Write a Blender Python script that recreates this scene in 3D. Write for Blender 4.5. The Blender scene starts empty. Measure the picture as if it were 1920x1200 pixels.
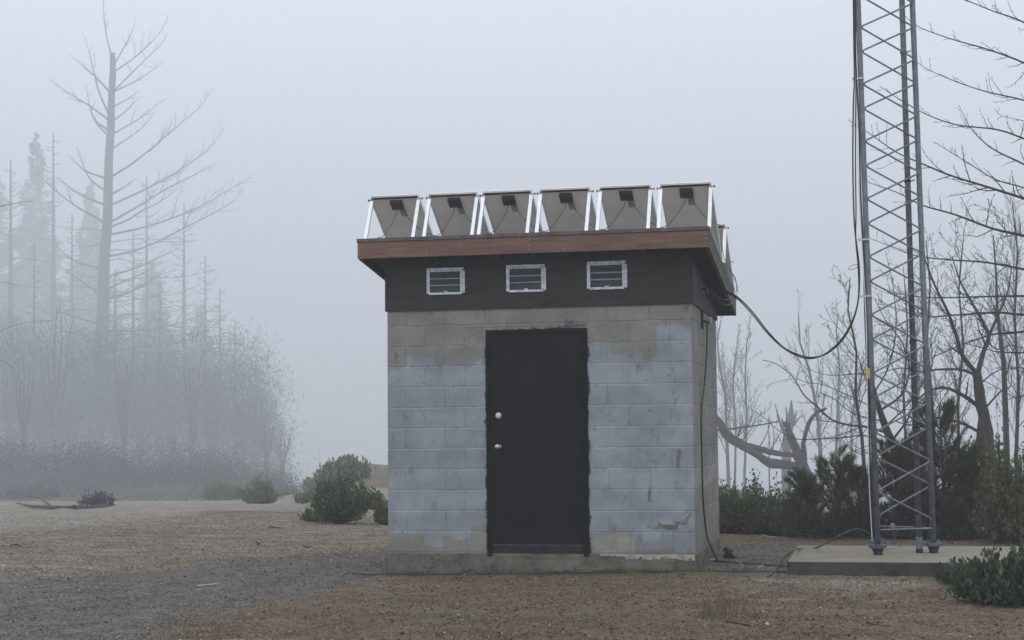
import bpy, math, random
from mathutils import Vector, Matrix, noise
import numpy as np
R = math.radians
S = bpy.context.scene
COL = S.collection

# ---------------------------------------------------------------- camera
F = 3058.0                                   # focal length in photo pixels (photo 1920 wide)
CAM = Vector((4.7188, -15.6236, 1.1327))
YAW, PITCH, ROLL = -0.2168, 0.07116, -0.00918
FWD = Vector((math.sin(YAW)*math.cos(PITCH), math.cos(YAW)*math.cos(PITCH), math.sin(PITCH)))
_r = FWD.cross(Vector((0, 0, 1))).normalized(); _u = _r.cross(FWD)
RT = _r*math.cos(ROLL) + _u*math.sin(ROLL)
UP = _u*math.cos(ROLL) - _r*math.sin(ROLL)
cd = bpy.data.cameras.new('camera'); cam = bpy.data.objects.new('camera', cd); COL.objects.link(cam)
cd.sensor_width = 36; cd.lens = F/1920*36; cd.clip_end = 3000; cd.clip_start = .1
cam.matrix_world = Matrix((( RT.x, UP.x, -FWD.x, CAM.x), (RT.y, UP.y, -FWD.y, CAM.y), (RT.z, UP.z, -FWD.z, CAM.z), (0, 0, 0, 1)))
S.camera = cam
S.render.resolution_x = 1024; S.render.resolution_y = 640

def ray(x, y): return FWD + RT*((x-960)/F) + UP*((600-y)/F)
def atD(x, y, D): return CAM + ray(x, y)*D
def onX(x, y, X): d = ray(x, y); return CAM + d*((X-CAM.x)/d.x)
def onY(x, y, Y=0.0): d = ray(x, y); return CAM + d*((Y-CAM.y)/d.y)
def onZ(x, y, Z): d = ray(x, y); return CAM + d*((Z-CAM.z)/d.z)
def depth(p): return (p-CAM).dot(FWD)
G = -.18                                     # ground level round the hut (plinth top is 0)

# ---------------------------------------------------------------- sky and light
SUN_EL, SUN_AZ = R(55), R(200)
world = bpy.data.worlds.new('World'); S.world = world; world.use_nodes = True
wn = world.node_tree.nodes; wl = world.node_tree.links; wn.clear()
wo = wn.new('ShaderNodeOutputWorld'); bg = wn.new('ShaderNodeBackground'); bg2 = wn.new('ShaderNodeBackground')
sky = wn.new('ShaderNodeTexSky'); sky.sky_type = 'NISHITA'; sky.sun_disc = False
sky.sun_elevation = SUN_EL; sky.sun_rotation = SUN_AZ
wl.new(sky.outputs[0], bg.inputs[0]); bg.inputs[1].default_value = .05
tc = wn.new('ShaderNodeTexCoord'); sep = wn.new('ShaderNodeSeparateXYZ'); wl.new(tc.outputs['Generated'], sep.inputs[0])
ramp = wn.new('ShaderNodeValToRGB'); wl.new(sep.outputs[2], ramp.inputs[0])
ramp.color_ramp.elements[0].position = 0.0; ramp.color_ramp.elements[0].color = (.69, .74, .80, 1)
ramp.color_ramp.elements[1].position = .35; ramp.color_ramp.elements[1].color = (1.18, 1.27, 1.43, 1)
e = ramp.color_ramp.elements.new(.10); e.color = (.80, .85, .96, 1)
e = ramp.color_ramp.elements.new(1.0); e.color = (1.05, 1.12, 1.18, 1)
wl.new(ramp.outputs[0], bg2.inputs[0]); bg2.inputs[1].default_value = 1.0
mixw = wn.new('ShaderNodeMixShader'); mixw.inputs[0].default_value = .9
wl.new(bg.outputs[0], mixw.inputs[1]); wl.new(bg2.outputs[0], mixw.inputs[2]); wl.new(mixw.outputs[0], wo.inputs[0])
sl = bpy.data.lights.new('sun', 'SUN'); sl.energy = .5; sl.angle = R(40); sl.color = (1, .97, .93)
so = bpy.data.objects.new('sun', sl); COL.objects.link(so)
sd = Vector((math.sin(SUN_AZ)*math.cos(SUN_EL), math.cos(SUN_AZ)*math.cos(SUN_EL), math.sin(SUN_EL)))
so.rotation_euler = sd.to_track_quat('Z', 'Y').to_euler()
S.view_settings.view_transform = 'Standard'; S.view_settings.look = 'None'
S.view_settings.exposure = 0; S.view_settings.gamma = 1
S.cycles.max_bounces = 6; S.cycles.volume_bounces = 4; S.cycles.diffuse_bounces = 3
S.cycles.glossy_bounces = 2; S.cycles.transmission_bounces = 2; S.cycles.transparent_max_bounces = 4
S.cycles.use_denoising = True

# ---------------------------------------------------------------- object helpers
def tag(o, label=None, cat=None, group=None, kind=None):
    if label: o['label'] = label
    if cat: o['category'] = cat
    if group: o['group'] = group
    if kind: o['kind'] = kind
    return o
def empty(name, loc, label, cat, group=None):
    o = bpy.data.objects.new(name, None); COL.objects.link(o); o.location = loc; o.empty_display_size = .2
    return tag(o, label, cat, group)

class MB:
    """collects shapes in world coordinates; build() links them as ONE mesh object"""
    def __init__(s): s.v = []; s.f = []; s.mi = []
    def add(s, vs, fs, m=0):
        n = len(s.v); s.v.extend([tuple(p) for p in vs]); s.f.extend([tuple(i+n for i in f) for f in fs]); s.mi.extend([m]*len(fs))
    def box(s, a, b, m=0):
        x0, y0, z0 = a; x1, y1, z1 = b
        s.add([(x0,y0,z0),(x1,y0,z0),(x1,y1,z0),(x0,y1,z0),(x0,y0,z1),(x1,y0,z1),(x1,y1,z1),(x0,y1,z1)],
              [(0,3,2,1),(4,5,6,7),(0,1,5,4),(1,2,6,5),(2,3,7,6),(3,0,4,7)], m)
    def hexa(s, p, m=0):   # 8 corners: bottom 4 (ccw), top 4
        s.add(p, [(0,3,2,1),(4,5,6,7),(0,1,5,4),(1,2,6,5),(2,3,7,6),(3,0,4,7)], m)
    def bar(s, a, b, w, t, up=(0, 0, 1), m=0):
        a = Vector(a); b = Vector(b); d = (b-a).normalized(); u = Vector(up)
        x = d.cross(u).normalized(); y = x.cross(d).normalized(); x *= w/2; y *= t/2
        s.hexa([a-x-y, a+x-y, b+x-y, b-x-y, a-x+y, a+x+y, b+x+y, b-x+y], m)
    def tube(s, pts, rad, n=6, m=0, cap=True):
        pts = [Vector(p) for p in pts]; k = len(pts)
        if not hasattr(rad, '__len__'): rad = [rad]*k
        t0 = (pts[1]-pts[0]).normalized()
        ax = Vector((0, 0, 1)) if abs(t0.z) < .9 else Vector((1, 0, 0))
        x = t0.cross(ax).normalized(); base = len(s.v); 
        cs = [(math.cos(2*math.pi*i/n), math.sin(2*math.pi*i/n)) for i in range(n)]
        for i, p in enumerate(pts):
            if i == 0: t = t0
            elif i == k-1: t = (pts[i]-pts[i-1])
            else: t = (pts[i+1]-pts[i-1])
            if t.length < 1e-9: t = t0
            t = t.normalized()
            x = x - t*x.dot(t)
            x = x.normalized() if x.length > 1e-6 else t.orthogonal().normalized()
            y = t.cross(x); r = rad[i]
            for c, q in cs: s.v.append(tuple(p + x*(c*r) + y*(q*r)))
        for i in range(k-1):
            for j in range(n):
                a = base+i*n+j; b = base+i*n+(j+1) % n
                s.f.append((a, b, b+n, a+n)); s.mi.append(m)
        if cap and n > 3:
            s.f.append(tuple(base+j for j in reversed(range(n)))); s.f.append(tuple(base+(k-1)*n+j for j in range(n))); s.mi += [m, m]
    def lathe(s, c, prof, n=16, axis='z', m=0):   # prof: (r, h)
        c = Vector(c); base = len(s.v)
        for r, h in prof:
            for i in range(n):
                a = 2*math.pi*i/n; p, q = r*math.cos(a), r*math.sin(a)
                s.v.append(tuple(c + (Vector((p, q, h)) if axis == 'z' else Vector((p, -h, q)))))
        for i in range(len(prof)-1):
            for j in range(n):
                a = base+i*n+j; b = base+i*n+(j+1) % n
                s.f.append((a, b, b+n, a+n)); s.mi.append(m)
        s.f.append(tuple(base+j for j in reversed(range(n)))); s.f.append(tuple(base+(len(prof)-1)*n+j for j in range(n))); s.mi += [m, m]
    def build(s, name, mats, parent=None, smooth=False, bevel=0):
        me = bpy.data.meshes.new(name)
        org = Vector((0, 0, 0))
        if parent is not None:
            q = parent
            while q is not None: org += Vector(q.location); q = q.parent
            vs = [(v[0]-org.x, v[1]-org.y, v[2]-org.z) for v in s.v]
        else:
            a = np.array(s.v); org = Vector(((a[:,0].min()+a[:,0].max())/2, (a[:,1].min()+a[:,1].max())/2, a[:,2].min()))
            vs = [tuple(r) for r in (a-np.array(org))]
        me.from_pydata(vs, [], s.f)
        if not isinstance(mats, (list, tuple)): mats = [mats]
        for mm in mats: me.materials.append(mm)
        if len(mats) > 1: me.polygons.foreach_set('material_index', s.mi)
        if smooth: me.polygons.foreach_set('use_smooth', [True]*len(s.f))
        me.update()
        o = bpy.data.objects.new(name, me); COL.objects.link(o)
        if parent is not None: o.parent = parent
        else: o.location = org
        if bevel:
            b = o.modifiers.new('bevel', 'BEVEL'); b.width = bevel; b.segments = 2; b.limit_method = 'ANGLE'
        return o
def quads_build(name, V, mat, parent):
    """V: (n,4,3) array of quads"""
    V = np.asarray(V, dtype=np.float32); n = len(V)
    me = bpy.data.meshes.new(name); org = np.array(parent.location) if parent else np.zeros(3)
    me.vertices.add(n*4); me.vertices.foreach_set('co', (V-org).astype(np.float32).reshape(-1))
    me.loops.add(n*4); me.loops.foreach_set('vertex_index', np.arange(n*4, dtype=np.int32))
    me.polygons.add(n); me.polygons.foreach_set('loop_start', np.arange(0, n*4, 4, dtype=np.int32))
    me.update(calc_edges=True); me.validate()
    me.materials.append(mat)
    o = bpy.data.objects.new(name, me); COL.objects.link(o)
    if parent: o.parent = parent
    return o

def leaves_at(P, Dn, size, r, asp=.5, jit=.6):
    """P (n,3), Dn (n,3) leaf directions -> quads (diamond leaves)"""
    n = len(P); d = Dn + r.normal(0, jit, (n, 3)); d /= np.linalg.norm(d, axis=1, keepdims=True)+1e-9
    s = np.cross(d, r.normal(0, 1, (n, 3))); s /= np.linalg.norm(s, axis=1, keepdims=True)+1e-9
    L = size*r.uniform(.6, 1.25, (n, 1)); w = L*asp*.5
    return np.stack([P, P+d*L*.45+s*w, P+d*L, P+d*L*.45-s*w], 1)

# ---------------------------------------------------------------- material helpers
class NT:
    def __init__(s, name):
        s.m = bpy.data.materials.new(name); s.m.use_nodes = True; s.t = s.m.node_tree; s.n = s.t.nodes; s.n.clear()
        s.out = s.n.new('ShaderNodeOutputMaterial'); s.b = s.n.new('ShaderNodeBsdfPrincipled'); s.t.links.new(s.b.outputs[0], s.out.inputs[0])
        s.tc = s.n.new('ShaderNodeTexCoord'); s.P = s.tc.outputs['Object']
    def lk(s, a, inp):
        if hasattr(a, 'is_linked') or isinstance(a, bpy.types.NodeSocket): s.t.links.new(a, inp)
        else:
            try: inp.default_value = a
            except Exception: inp.default_value = (*a, 1)
    def math(s, op, a, b=0.0, c=None):
        x = s.n.new('ShaderNodeMath'); x.operation = op; s.lk(a, x.inputs[0]); s.lk(b, x.inputs[1])
        if c is not None: s.lk(c, x.inputs[2])
        return x.outputs[0]
    def geo(s):
        g = s.n.new('ShaderNodeNewGeometry'); return g
    def mapv(s, v, sc=(1, 1, 1), loc=(0, 0, 0)):
        x = s.n.new('ShaderNodeMapping'); s.lk(v, x.inputs[0]); x.inputs['Scale'].default_value = sc; x.inputs['Location'].default_value = loc; return x.outputs[0]
    def noise(s, scale, detail=4, rough=.55, v=None, out=0, dist=0):
        x = s.n.new('ShaderNodeTexNoise'); s.lk(v if v is not None else s.P, x.inputs['Vector']); x.inputs['Scale'].default_value = scale
        x.inputs['Detail'].default_value = detail; x.inputs['Roughness'].default_value = rough; x.inputs['Distortion'].default_value = dist
        return x.outputs[out]
    def vor(s, scale, v=None, out=0, feat='F1'):
        x = s.n.new('ShaderNodeTexVoronoi'); x.feature = feat; s.lk(v if v is not None else s.P, x.inputs['Vector']); x.inputs['Scale'].default_value = scale; return x.outputs[out]
    def mr(s, v, a, b, c=0.0, d=1.0):
        x = s.n.new('ShaderNodeMapRange'); s.lk(v, x.inputs[0]); 
        for i, q in enumerate((a, b, c, d)): x.inputs[i+1].default_value = q
        return x.outputs[0]
    def mix(s, f, a, b, mode='MIX'):
        x = s.n.new('ShaderNodeMix'); x.data_type = 'RGBA'; x.blend_type = mode; s.lk(f, x.inputs[0])
        s.lk(a if not isinstance(a, tuple) else (*a, 1), x.inputs[6]); s.lk(b if not isinstance(b, tuple) else (*b, 1), x.inputs[7]); return x.outputs[2]
    def ramp(s, f, stops):
        x = s.n.new('ShaderNodeValToRGB'); s.lk(f, x.inputs[0]); r = x.color_ramp
        r.elements[0].position, r.elements[0].color = stops[0][0], (*stops[0][1], 1)
        r.elements[1].position, r.elements[1].color = stops[-1][0], (*stops[-1][1], 1)
        for p, c in stops[1:-1]: e = r.elements.new(p); e.color = (*c, 1)
        return x.outputs[0]
    def bump(s, h, strength=.3, dist=.01, nrm=None):
        x = s.n.new('ShaderNodeBump'); x.inputs['Strength'].default_value = strength; x.inputs['Distance'].default_value = dist
        s.lk(h, x.inputs['Height'])
        if nrm is not None: s.lk(nrm, x.inputs['Normal'])
        return x.outputs[0]
    def fin(s, col, rough=.8, spec=.3, nrm=None, metal=0.0):
        s.lk(col if not isinstance(col, tuple) else (*col, 1), s.b.inputs['Base Color']); s.lk(rough, s.b.inputs['Roughness'])
        s.b.inputs['Specular IOR Level'].default_value = spec; s.b.inputs['Metallic'].default_value = metal
        if nrm is not None: s.lk(nrm, s.b.inputs['Normal'])
        return s.m
def simple(name, c, rough=.7, spec=.3, metal=0, var=.25, scale=6, bump=.1):
    n = NT(name); f = n.noise(scale, 5)
    d = tuple(x*(1-var) for x in c); l = tuple(min(1, x*(1+var)) for x in c)
    return n.fin(n.mix(n.mr(f, .3, .7), d, l), rough, spec, n.bump(n.noise(scale*6, 3), bump, .005), metal)

# --- ground: tan gravel, dark grey gravel, pale sand, moss (patches are real areas stored per vertex)
def ground_mat():
    n = NT('gravel_ground'); at = n.n.new('ShaderNodeAttribute'); at.attribute_name = 'patch'
    sp = n.n.new('ShaderNodeSeparateColor'); n.t.links.new(at.outputs['Color'], sp.inputs[0])
    P = n.P
    big = n.noise(.35, 6, .6); mid = n.noise(2.2, 6, .65); fine = n.noise(22, 5, .7); st = n.noise(1.0, 6, .65, n.mapv(P, (1.0, 3.2, 1)))
    base = n.ramp(n.math('ADD', n.math('MULTIPLY', big, .45), n.math('MULTIPLY', st, .55)),
                  [(.32, (.062, .042, .025)), (.44, (.105, .073, .045)), (.55, (.15, .112, .075)), (.66, (.22, .18, .132))])
    sand = n.ramp(n.math('ADD', n.math('MULTIPLY', st, .6), n.math('MULTIPLY', mid, .4)), [(.38, (.175, .148, .112)), (.62, (.30, .268, .22))])
    grav = n.ramp(mid, [(.35, (.075, .066, .056)), (.65, (.15, .135, .117))])
    moss = n.ramp(mid, [(.3, (.06, .058, .028)), (.7, (.12, .11, .05))])
    def th(o, w=.12): return n.mr(n.math('ADD', o, n.math('MULTIPLY', n.math('SUBTRACT', n.math('ADD', n.math('MULTIPLY', mid, .5), n.math('MULTIPLY', st, .5)), .5), 1.8)), .5-w, .5+w)
    c = n.mix(th(sp.outputs[1], .3), base, sand); c = n.mix(th(sp.outputs[0], .25), c, grav); c = n.mix(th(sp.outputs[2], .2), c, moss)
    # stones: every voronoi cell its own tone, two sizes
    v1 = n.vor(62, out=1); v2 = n.vor(140, out=1)
    s1 = n.n.new('ShaderNodeSeparateColor'); n.t.links.new(v1, s1.inputs[0]); s2 = n.n.new('ShaderNodeSeparateColor'); n.t.links.new(v2, s2.inputs[0])
    tone = n.math('ADD', n.mr(s1.outputs[0], 0, 1, .35, 1.65), n.mr(s2.outputs[0], 0, 1, -.35, .35))
    tone = n.math('MULTIPLY', tone, n.mr(fine, .3, .7, .75, 1.25))
    bright = n.math('MULTIPLY', n.math('GREATER_THAN', s1.outputs[1], .965), .5)
    cc = n.n.new('ShaderNodeCombineColor'); [n.t.links.new(tone, cc.inputs[i]) for i in range(3)]
    c = n.mix(1.0, c, cc.outputs[0], 'MULTIPLY'); c = n.mix(bright, c, (.34, .32, .28))
    hh = n.math('ADD', n.math('MULTIPLY', n.vor(55), .6), n.math('MULTIPLY', fine, .7))
    b1 = n.bump(hh, .9, .02); b2 = n.bump(mid, .5, .06, b1)
    return n.fin(c, n.mr(fine, .3, .7, .7, .95), .25, b2)

def rects_field(n, X, Z, rects):
    o = None
    for x0, x1, z0, z1 in rects:
        d = n.math('MINIMUM', n.math('MINIMUM', n.math('SUBTRACT', X, x0), n.math('SUBTRACT', x1, X)), n.math('MINIMUM', n.math('SUBTRACT', Z, z0), n.math('SUBTRACT', z1, Z)))
        o = d if o is None else n.math('MAXIMUM', o, d)
    return o
def pr(x0, y0, x1, y1):
    a = onY(x0, y0); b = onY(x1, y1); return (a.x, b.x, b.z, a.z)
def block_mat(mortar=False):
    n = NT('mortar' if mortar else 'painted_block'); g = n.geo(); P = g.outputs['Position']
    sp = n.n.new('ShaderNodeSeparateXYZ'); n.t.links.new(P, sp.inputs[0]); X, Y, Z = sp.outputs
    w = n.noise(8, 7, .68, P); w2 = n.noise(4.5, 6, .62, n.mapv(P, (1, 1, 1), (5, 3, 7)))
    Xd = n.math('ADD', X, n.math('MULTIPLY', n.math('SUBTRACT', w, .5), .15)); Zd = n.math('ADD', Z, n.math('MULTIPLY', n.math('SUBTRACT', w2, .5), .22))
    big = n.noise(1.6, 6, .65, P); mid = n.noise(7, 6, .7, P); fine = n.noise(60, 4, .7, P)
    if mortar:
        conc = n.ramp(mid, [(.3, (.20, .19, .17)), (.7, (.36, .35, .32))])
    else:
        conc = n.ramp(n.math('ADD', n.math('MULTIPLY', big, .6), n.math('MULTIPLY', mid, .4)), [(.3, (.215, .205, .182)), (.5, (.29, .278, .25)), (.68, (.355, .342, .31))])
    # vertical weathering streaks on the side wall
    st = n.noise(2.2, 5, .6, n.mapv(P, (14, 6, .8)))
    conc = n.mix(n.math('MULTIPLY', n.mr(st, .45, .75, 0, .5), n.mr(X, 3.035, 3.043, .12, 1)), conc, (.13, .12, .105))
    paint = n.ramp(n.math('ADD', n.math('MULTIPLY', big, .5), n.math('MULTIPLY', mid, .5)), [(.30, (.225, .248, .278)), (.5, (.33, .357, .395)), (.68, (.40, .427, .46))])
    if mortar: 
        fz = n.math('ABSOLUTE', n.math('SUBTRACT', n.math('FRACT', n.math('ADD', n.math('DIVIDE', Z, .2032), .5)), .5)); hz_ = n.mr(fz, .03, .04, 1, 0)
        paint = n.mix(n.math('MULTIPLY', hz_, n.mr(n.noise(2.5, 3, .6, P), .35, .6, .15, .65)), paint, (.62, .64, .66)); conc = n.mix(n.math('MULTIPLY', hz_, n.mr(n.noise(2, 3, .6, P), .42, .58, 0, .6)), conc, (.50, .48, .44))
    rects = [pr(727, 690, 912, 985), pr(762, 667, 815, 700), pr(832, 681, 905, 700), pr(762, 980, 880, 1003), pr(795, 990, 829, 1024), pr(727, 980, 770, 1003), pr(850, 985, 882, 1010),
             pr(1100, 643, 1147, 700), pr(1147, 664, 1163, 700), pr(1163, 660, 1200, 700), pr(1200, 679, 1240, 720), pr(1100, 676, 1320, 996), pr(1231, 612, 1320, 700), pr(1190, 990, 1320, 1033)]
    fld = rects_field(n, Xd, Zd, rects)
    mask = n.mr(fld, -.012, .008)
    mask = n.math('MULTIPLY', mask, n.math('LESS_THAN', Y, .02 if not mortar else .008))
    mask = n.math('MULTIPLY', mask, n.mr(X, 3.035, 3.043, 1, 0))
    mask = n.math('MULTIPLY', mask, n.mr(n.noise(14, 6, .75, n.mapv(P, (1, 1, .55), (2, 9, 4))), .31, .37, .25, 1))     # worn spots
    c = n.mix(mask, conc, paint)
    # per-block tone, whitish drips and dark scuffs
    bk = n.noise(1, 0, .5, n.mapv(P, (2.46, 2.46, 4.92), (.1, 0, .05)))
    c = n.mix(n.mr(bk, .35, .65, .28, 0), c, (.12, .12, .12))
    c = n.mix(n.mr(n.noise(4, 6, .7, n.mapv(P, (4, 2, .9), (1, 8, 3))), .60, .72, 0, .45), c, (.42, .43, .44))
    pit = n.noise(28, 6, .8, P); c = n.mix(n.math('MULTIPLY', n.mr(pit, .56, .64, 0, .85), n.mr(n.noise(2.5, 4, .6, n.mapv(P, (1, 1, 1), (4, 4, 1))), .45, .55)), c, (.07, .07, .07))
    sc = n.noise(5, 8, .8, n.mapv(P, (1.3, 1, .7), (3, 1, 2)))
    c = n.mix(n.mr(sc, .56, .65, 0, .55), c, (.075, .075, .08))
    # grime near the ground and brown stains above the door
    c = n.mix(n.math('MULTIPLY', n.mr(Z, .22, -.05, 0, .6), n.mr(mid, .35, .65)), c, (.17, .155, .13))
    lt = rects_field(n, Xd, Zd, [pr(1292, 876, 1306, 914), pr(1270, 966, 1300, 985), pr(1235, 978, 1280, 990), pr(1110, 1000, 1190, 1036)])
    c = n.mix(n.math('MULTIPLY', n.mr(lt, -.02, .02, 0, .6), n.mr(mid, .35, .6)), c, (.46, .42, .38))
    bs = rects_field(n, Xd, Zd, [pr(1232, 984, 1272, 994), pr(1265, 976, 1290, 984), pr(1268, 845, 1276, 880), pr(1215, 915, 1222, 940), pr(1060, 606, 1098, 611), pr(1286, 574, 1292, 585)])
    c = n.mix(n.math('MULTIPLY', n.mr(bs, -.014, .012, 0, .85), n.mr(fine, .35, .6, .5, 1)), c, (.085, .075, .065))
    # black overspray round the door frame
    ds = rects_field(n, Xd, Zd, [(1.0, 2.04, -.3, 2.19)])
    dk = n.math('ADD', ds, n.math('MULTIPLY', n.math('SUBTRACT', n.noise(4, 4, .7, n.mapv(P, (2.2, 1, 1))), .55), .065))
    c = n.mix(n.math('MULTIPLY', n.mr(dk, -.006, .01, 0, .9), n.math('LESS_THAN', Y, .02)), c, (.02, .02, .022))
    if not mortar:
        xc, zc, xr = onY(1250, 0).x, onY(1250, 955).z, .16
        dX = n.math('DIVIDE', n.math('SUBTRACT', Xd, onY(1237, 900).x), .32); arc = n.math('ADD', onY(1250, 991).z, n.math('MULTIPLY', n.math('MULTIPLY', dX, dX), .16))
        da = n.math('ABSOLUTE', n.math('SUBTRACT', Z, arc)); am = n.math('MULTIPLY', n.mr(da, .012, .03, 1, 0), n.math('MULTIPLY', n.mr(dX, -.5, -.3), n.mr(dX, 1.15, 1.0)))
        c = n.mix(n.math('MULTIPLY', am, n.mr(mid, .42, .58, 0, .7)), c, (.10, .088, .078))
        up_ = n.math('MULTIPLY', n.mr(n.math('ABSOLUTE', n.math('SUBTRACT', Z, n.math('ADD', arc, -.035))), .008, .03, 1, 0), n.math('MULTIPLY', n.mr(dX, .1, .3), n.mr(dX, 1.15, 1.0))); c = n.mix(n.math('MULTIPLY', up_, n.mr(mid, .5, .4, 0, .4)), c, (.5, .46, .42))
    h = n.math('ADD', n.math('MULTIPLY', fine, .5), mid)
    return n.fin(c, .85, .25, n.bump(h, .6, .008))
def conc_mat(name, lo, hi, stain=(.06, .055, .045), amt=.6):
    n = NT(name); g = n.geo(); P = g.outputs['Position']
    m = n.noise(3, 8, .7, P); f = n.noise(30, 5, .7, P)
    c = n.ramp(m, [(.3, lo), (.7, hi)]); c = n.mix(n.mr(n.noise(5, 6, .75, n.mapv(P, (1, 1, 1.5), (3, 3, 3))), .48, .66, 0, amt), c, stain)
    return n.fin(c, .85, .3, n.bump(n.math('ADD', m, n.math('MULTIPLY', f, .5)), .5, .008))
def wood_mat(name, lo, hi, sc=(1.2, 12, 12), rough=.7):
    n = NT(name); v = n.mapv(n.P, sc); a = n.noise(2.2, 7, .65, v, dist=.6); b = n.noise(1.1, 4, .6)
    k = n.noise(5, 3, .5, n.mapv(n.P, (.6, 3, 3), (7, 1, 1)))
    c = n.mix(n.mr(n.math('ADD', n.math('MULTIPLY', a, .7), n.math('MULTIPLY', b, .3)), .33, .67), lo, hi)
    c = n.mix(n.mr(k, .66, .74, 0, .6), c, tuple(x*.35 for x in lo))
    return n.fin(c, rough, .3, n.bump(a, .3, .004))
def bark_mat(name, lo, hi):
    n = NT(name); v = n.mapv(n.P, (6, 6, 1.5)); a = n.noise(3, 6, .7, v)
    return n.fin(n.mix(n.mr(a, .35, .65), lo, hi), .9, .15, n.bump(a, .6, .02))
def leaf_mat(name, lo, hi, hi2=None):
    n = NT(name); g = n.geo(); rnd = g.outputs['Random Per Island']
    a = n.noise(2.5, 4, .6, g.outputs['Position'])
    c = n.mix(n.math('ADD', n.math('MULTIPLY', rnd, .6), n.math('MULTIPLY', n.mr(a, .35, .65), .4)), lo, hi)
    if hi2: c = n.mix(n.math('GREATER_THAN', rnd, .93), c, hi2)
    m = n.fin(c, .55, .35)
    tr = n.n.new('ShaderNodeBsdfTranslucent'); n.lk(c, tr.inputs[0]); mx = n.n.new('ShaderNodeMixShader'); mx.inputs[0].default_value = .25
    n.t.links.new(n.b.outputs[0], mx.inputs[1]); n.t.links.new(tr.outputs[0], mx.inputs[2]); n.t.links.new(mx.outputs[0], n.out.inputs[0])
    return m

M = dict(
    ground=ground_mat(), block=block_mat(), mortar=block_mat(True),
    plinth=conc_mat('stained_concrete', (.09, .083, .070), (.21, .195, .165), (.03, .028, .023), .85),
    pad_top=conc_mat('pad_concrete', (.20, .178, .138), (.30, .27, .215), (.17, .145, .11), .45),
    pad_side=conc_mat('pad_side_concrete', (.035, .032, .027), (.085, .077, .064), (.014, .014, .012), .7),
    siding=wood_mat('dark_plywood', (.020, .0155, .0145), (.056, .045, .042), (1.2, 7, 7)),
    fascia=wood_mat('redwood_fascia', (.12, .062, .045), (.255, .148, .108)),
    soffit=wood_mat('dark_soffit', (.018, .016, .017), (.034, .031, .032)),
    roofing=simple('roll_roofing', (.36, .35, .34), .9, .2, var=.3, scale=20),
    edge=simple('weathered_edge', (.13, .115, .11), .8, .2, var=.35, scale=12),
    door=simple('black_door_paint', (.0045, .0046, .005), .6, .12, var=.6, scale=2.5, bump=.05),
    door_worn=simple('scuffed_kick_plate', (.018, .018, .020), .6, .2, var=.7, scale=9, bump=.1),
    frame=simple('black_frame_paint', (.003, .003, .003), .6, .1, var=.4, scale=4),
    chrome=simple('worn_chrome', (.55, .55, .55), .3, .5, 1, .15, 10, .02),
    galv=simple('galvanised_steel', (.62, .65, .68), .5, .5, .55, .3, 25, .1),
    galv_dk=simple('weathered_galvanised', (.145, .158, .18), .55, .4, .35, .35, 14, .15),
    galv_rod=simple('galvanised_rod', (.20, .21, .24), .5, .4, .35, .3, 14, .1),
    alu=simple('mill_aluminium', (.78, .80, .83), .4, .5, .35, .08, 10, .03),
    lip=simple('louvre_lip_steel', (.30, .32, .34), .5, .4, .5, .2, 20),
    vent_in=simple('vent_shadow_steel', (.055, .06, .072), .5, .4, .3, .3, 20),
    slat=simple('vent_slat_steel', (.05, .053, .062), .5, .4, .4, .3, 20),
    backsheet=simple('panel_backsheet', (.86, .80, .74), .75, .3, 0, .12, 3, .03),
    cell=simple('panel_glass', (.012, .016, .03), .15, .5, 0, .2, 5, 0),
    blackp=simple('black_plastic', (.022, .022, .025), .5, .4, 0, .3, 20),
    rubber=simple('cable_jacket', (.022, .023, .026), .45, .45, 0, .2, 20, .02),
    grey_wire=simple('grey_wire', (.20, .19, .18), .6, .4, 0, .2, 20, .02),
    sticker=simple('faded_sticker', (.33, .30, .28), .7, .3, 0, .2, 20, .02),
    yellow=simple('yellow_label', (.55, .42, .08), .6, .4, 0, .15, 30, .02),
    rust=simple('rusty_iron', (.035, .028, .024), .85, .3, .2, .4, 30, .4),
    ceramic=simple('white_ceramic', (.5, .46, .44), .3, .5, 0, .2, 60, .05),
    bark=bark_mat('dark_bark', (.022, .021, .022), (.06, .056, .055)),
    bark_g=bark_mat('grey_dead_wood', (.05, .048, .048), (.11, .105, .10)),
    twig=simple('pale_dry_twig', (.30, .27, .22), .8, .2, 0, .3, 20),
    straw=simple('dry_grass', (.17, .135, .09), .8, .2, 0, .35, 8),
    mossg=simple('short_green_moss', (.06, .065, .03), .9, .1, 0, .5, 8),
    leaf=leaf_mat('manzanita_leaf', (.03, .045, .017), (.115, .15, .062), (.2, .235, .11)),
    leaf_y=leaf_mat('yellow_green_leaf', (.05, .068, .022), (.14, .165, .062), (.2, .21, .09)),
    leaf_d=leaf_mat('dark_leaf', (.022, .034, .016), (.078, .104, .05), (.15, .18, .10)),
    needle=leaf_mat('pine_needle', (.026, .040, .017), (.095, .125, .055), (.17, .13, .07)),
    leaf_far=leaf_mat('distant_scrub_leaf', (.022, .026, .024), (.032, .037, .033)),
    leaf_hazed=leaf_mat('haze_lightened_leaf', (.10, .12, .07), (.20, .225, .13)),  # extra haze on the far shrubs put into a lighter leaf colour
    pebble=leaf_mat('pebble_stone', (.07, .06, .05), (.20, .175, .15), (.30, .28, .25)),
)
# pebbles should not be translucent
_p = M['pebble'].node_tree; _p.links.new([x for x in _p.nodes if x.type == 'BSDF_PRINCIPLED'][0].outputs[0], [x for x in _p.nodes if x.type == 'OUTPUT_MATERIAL'][0].inputs[0])

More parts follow.
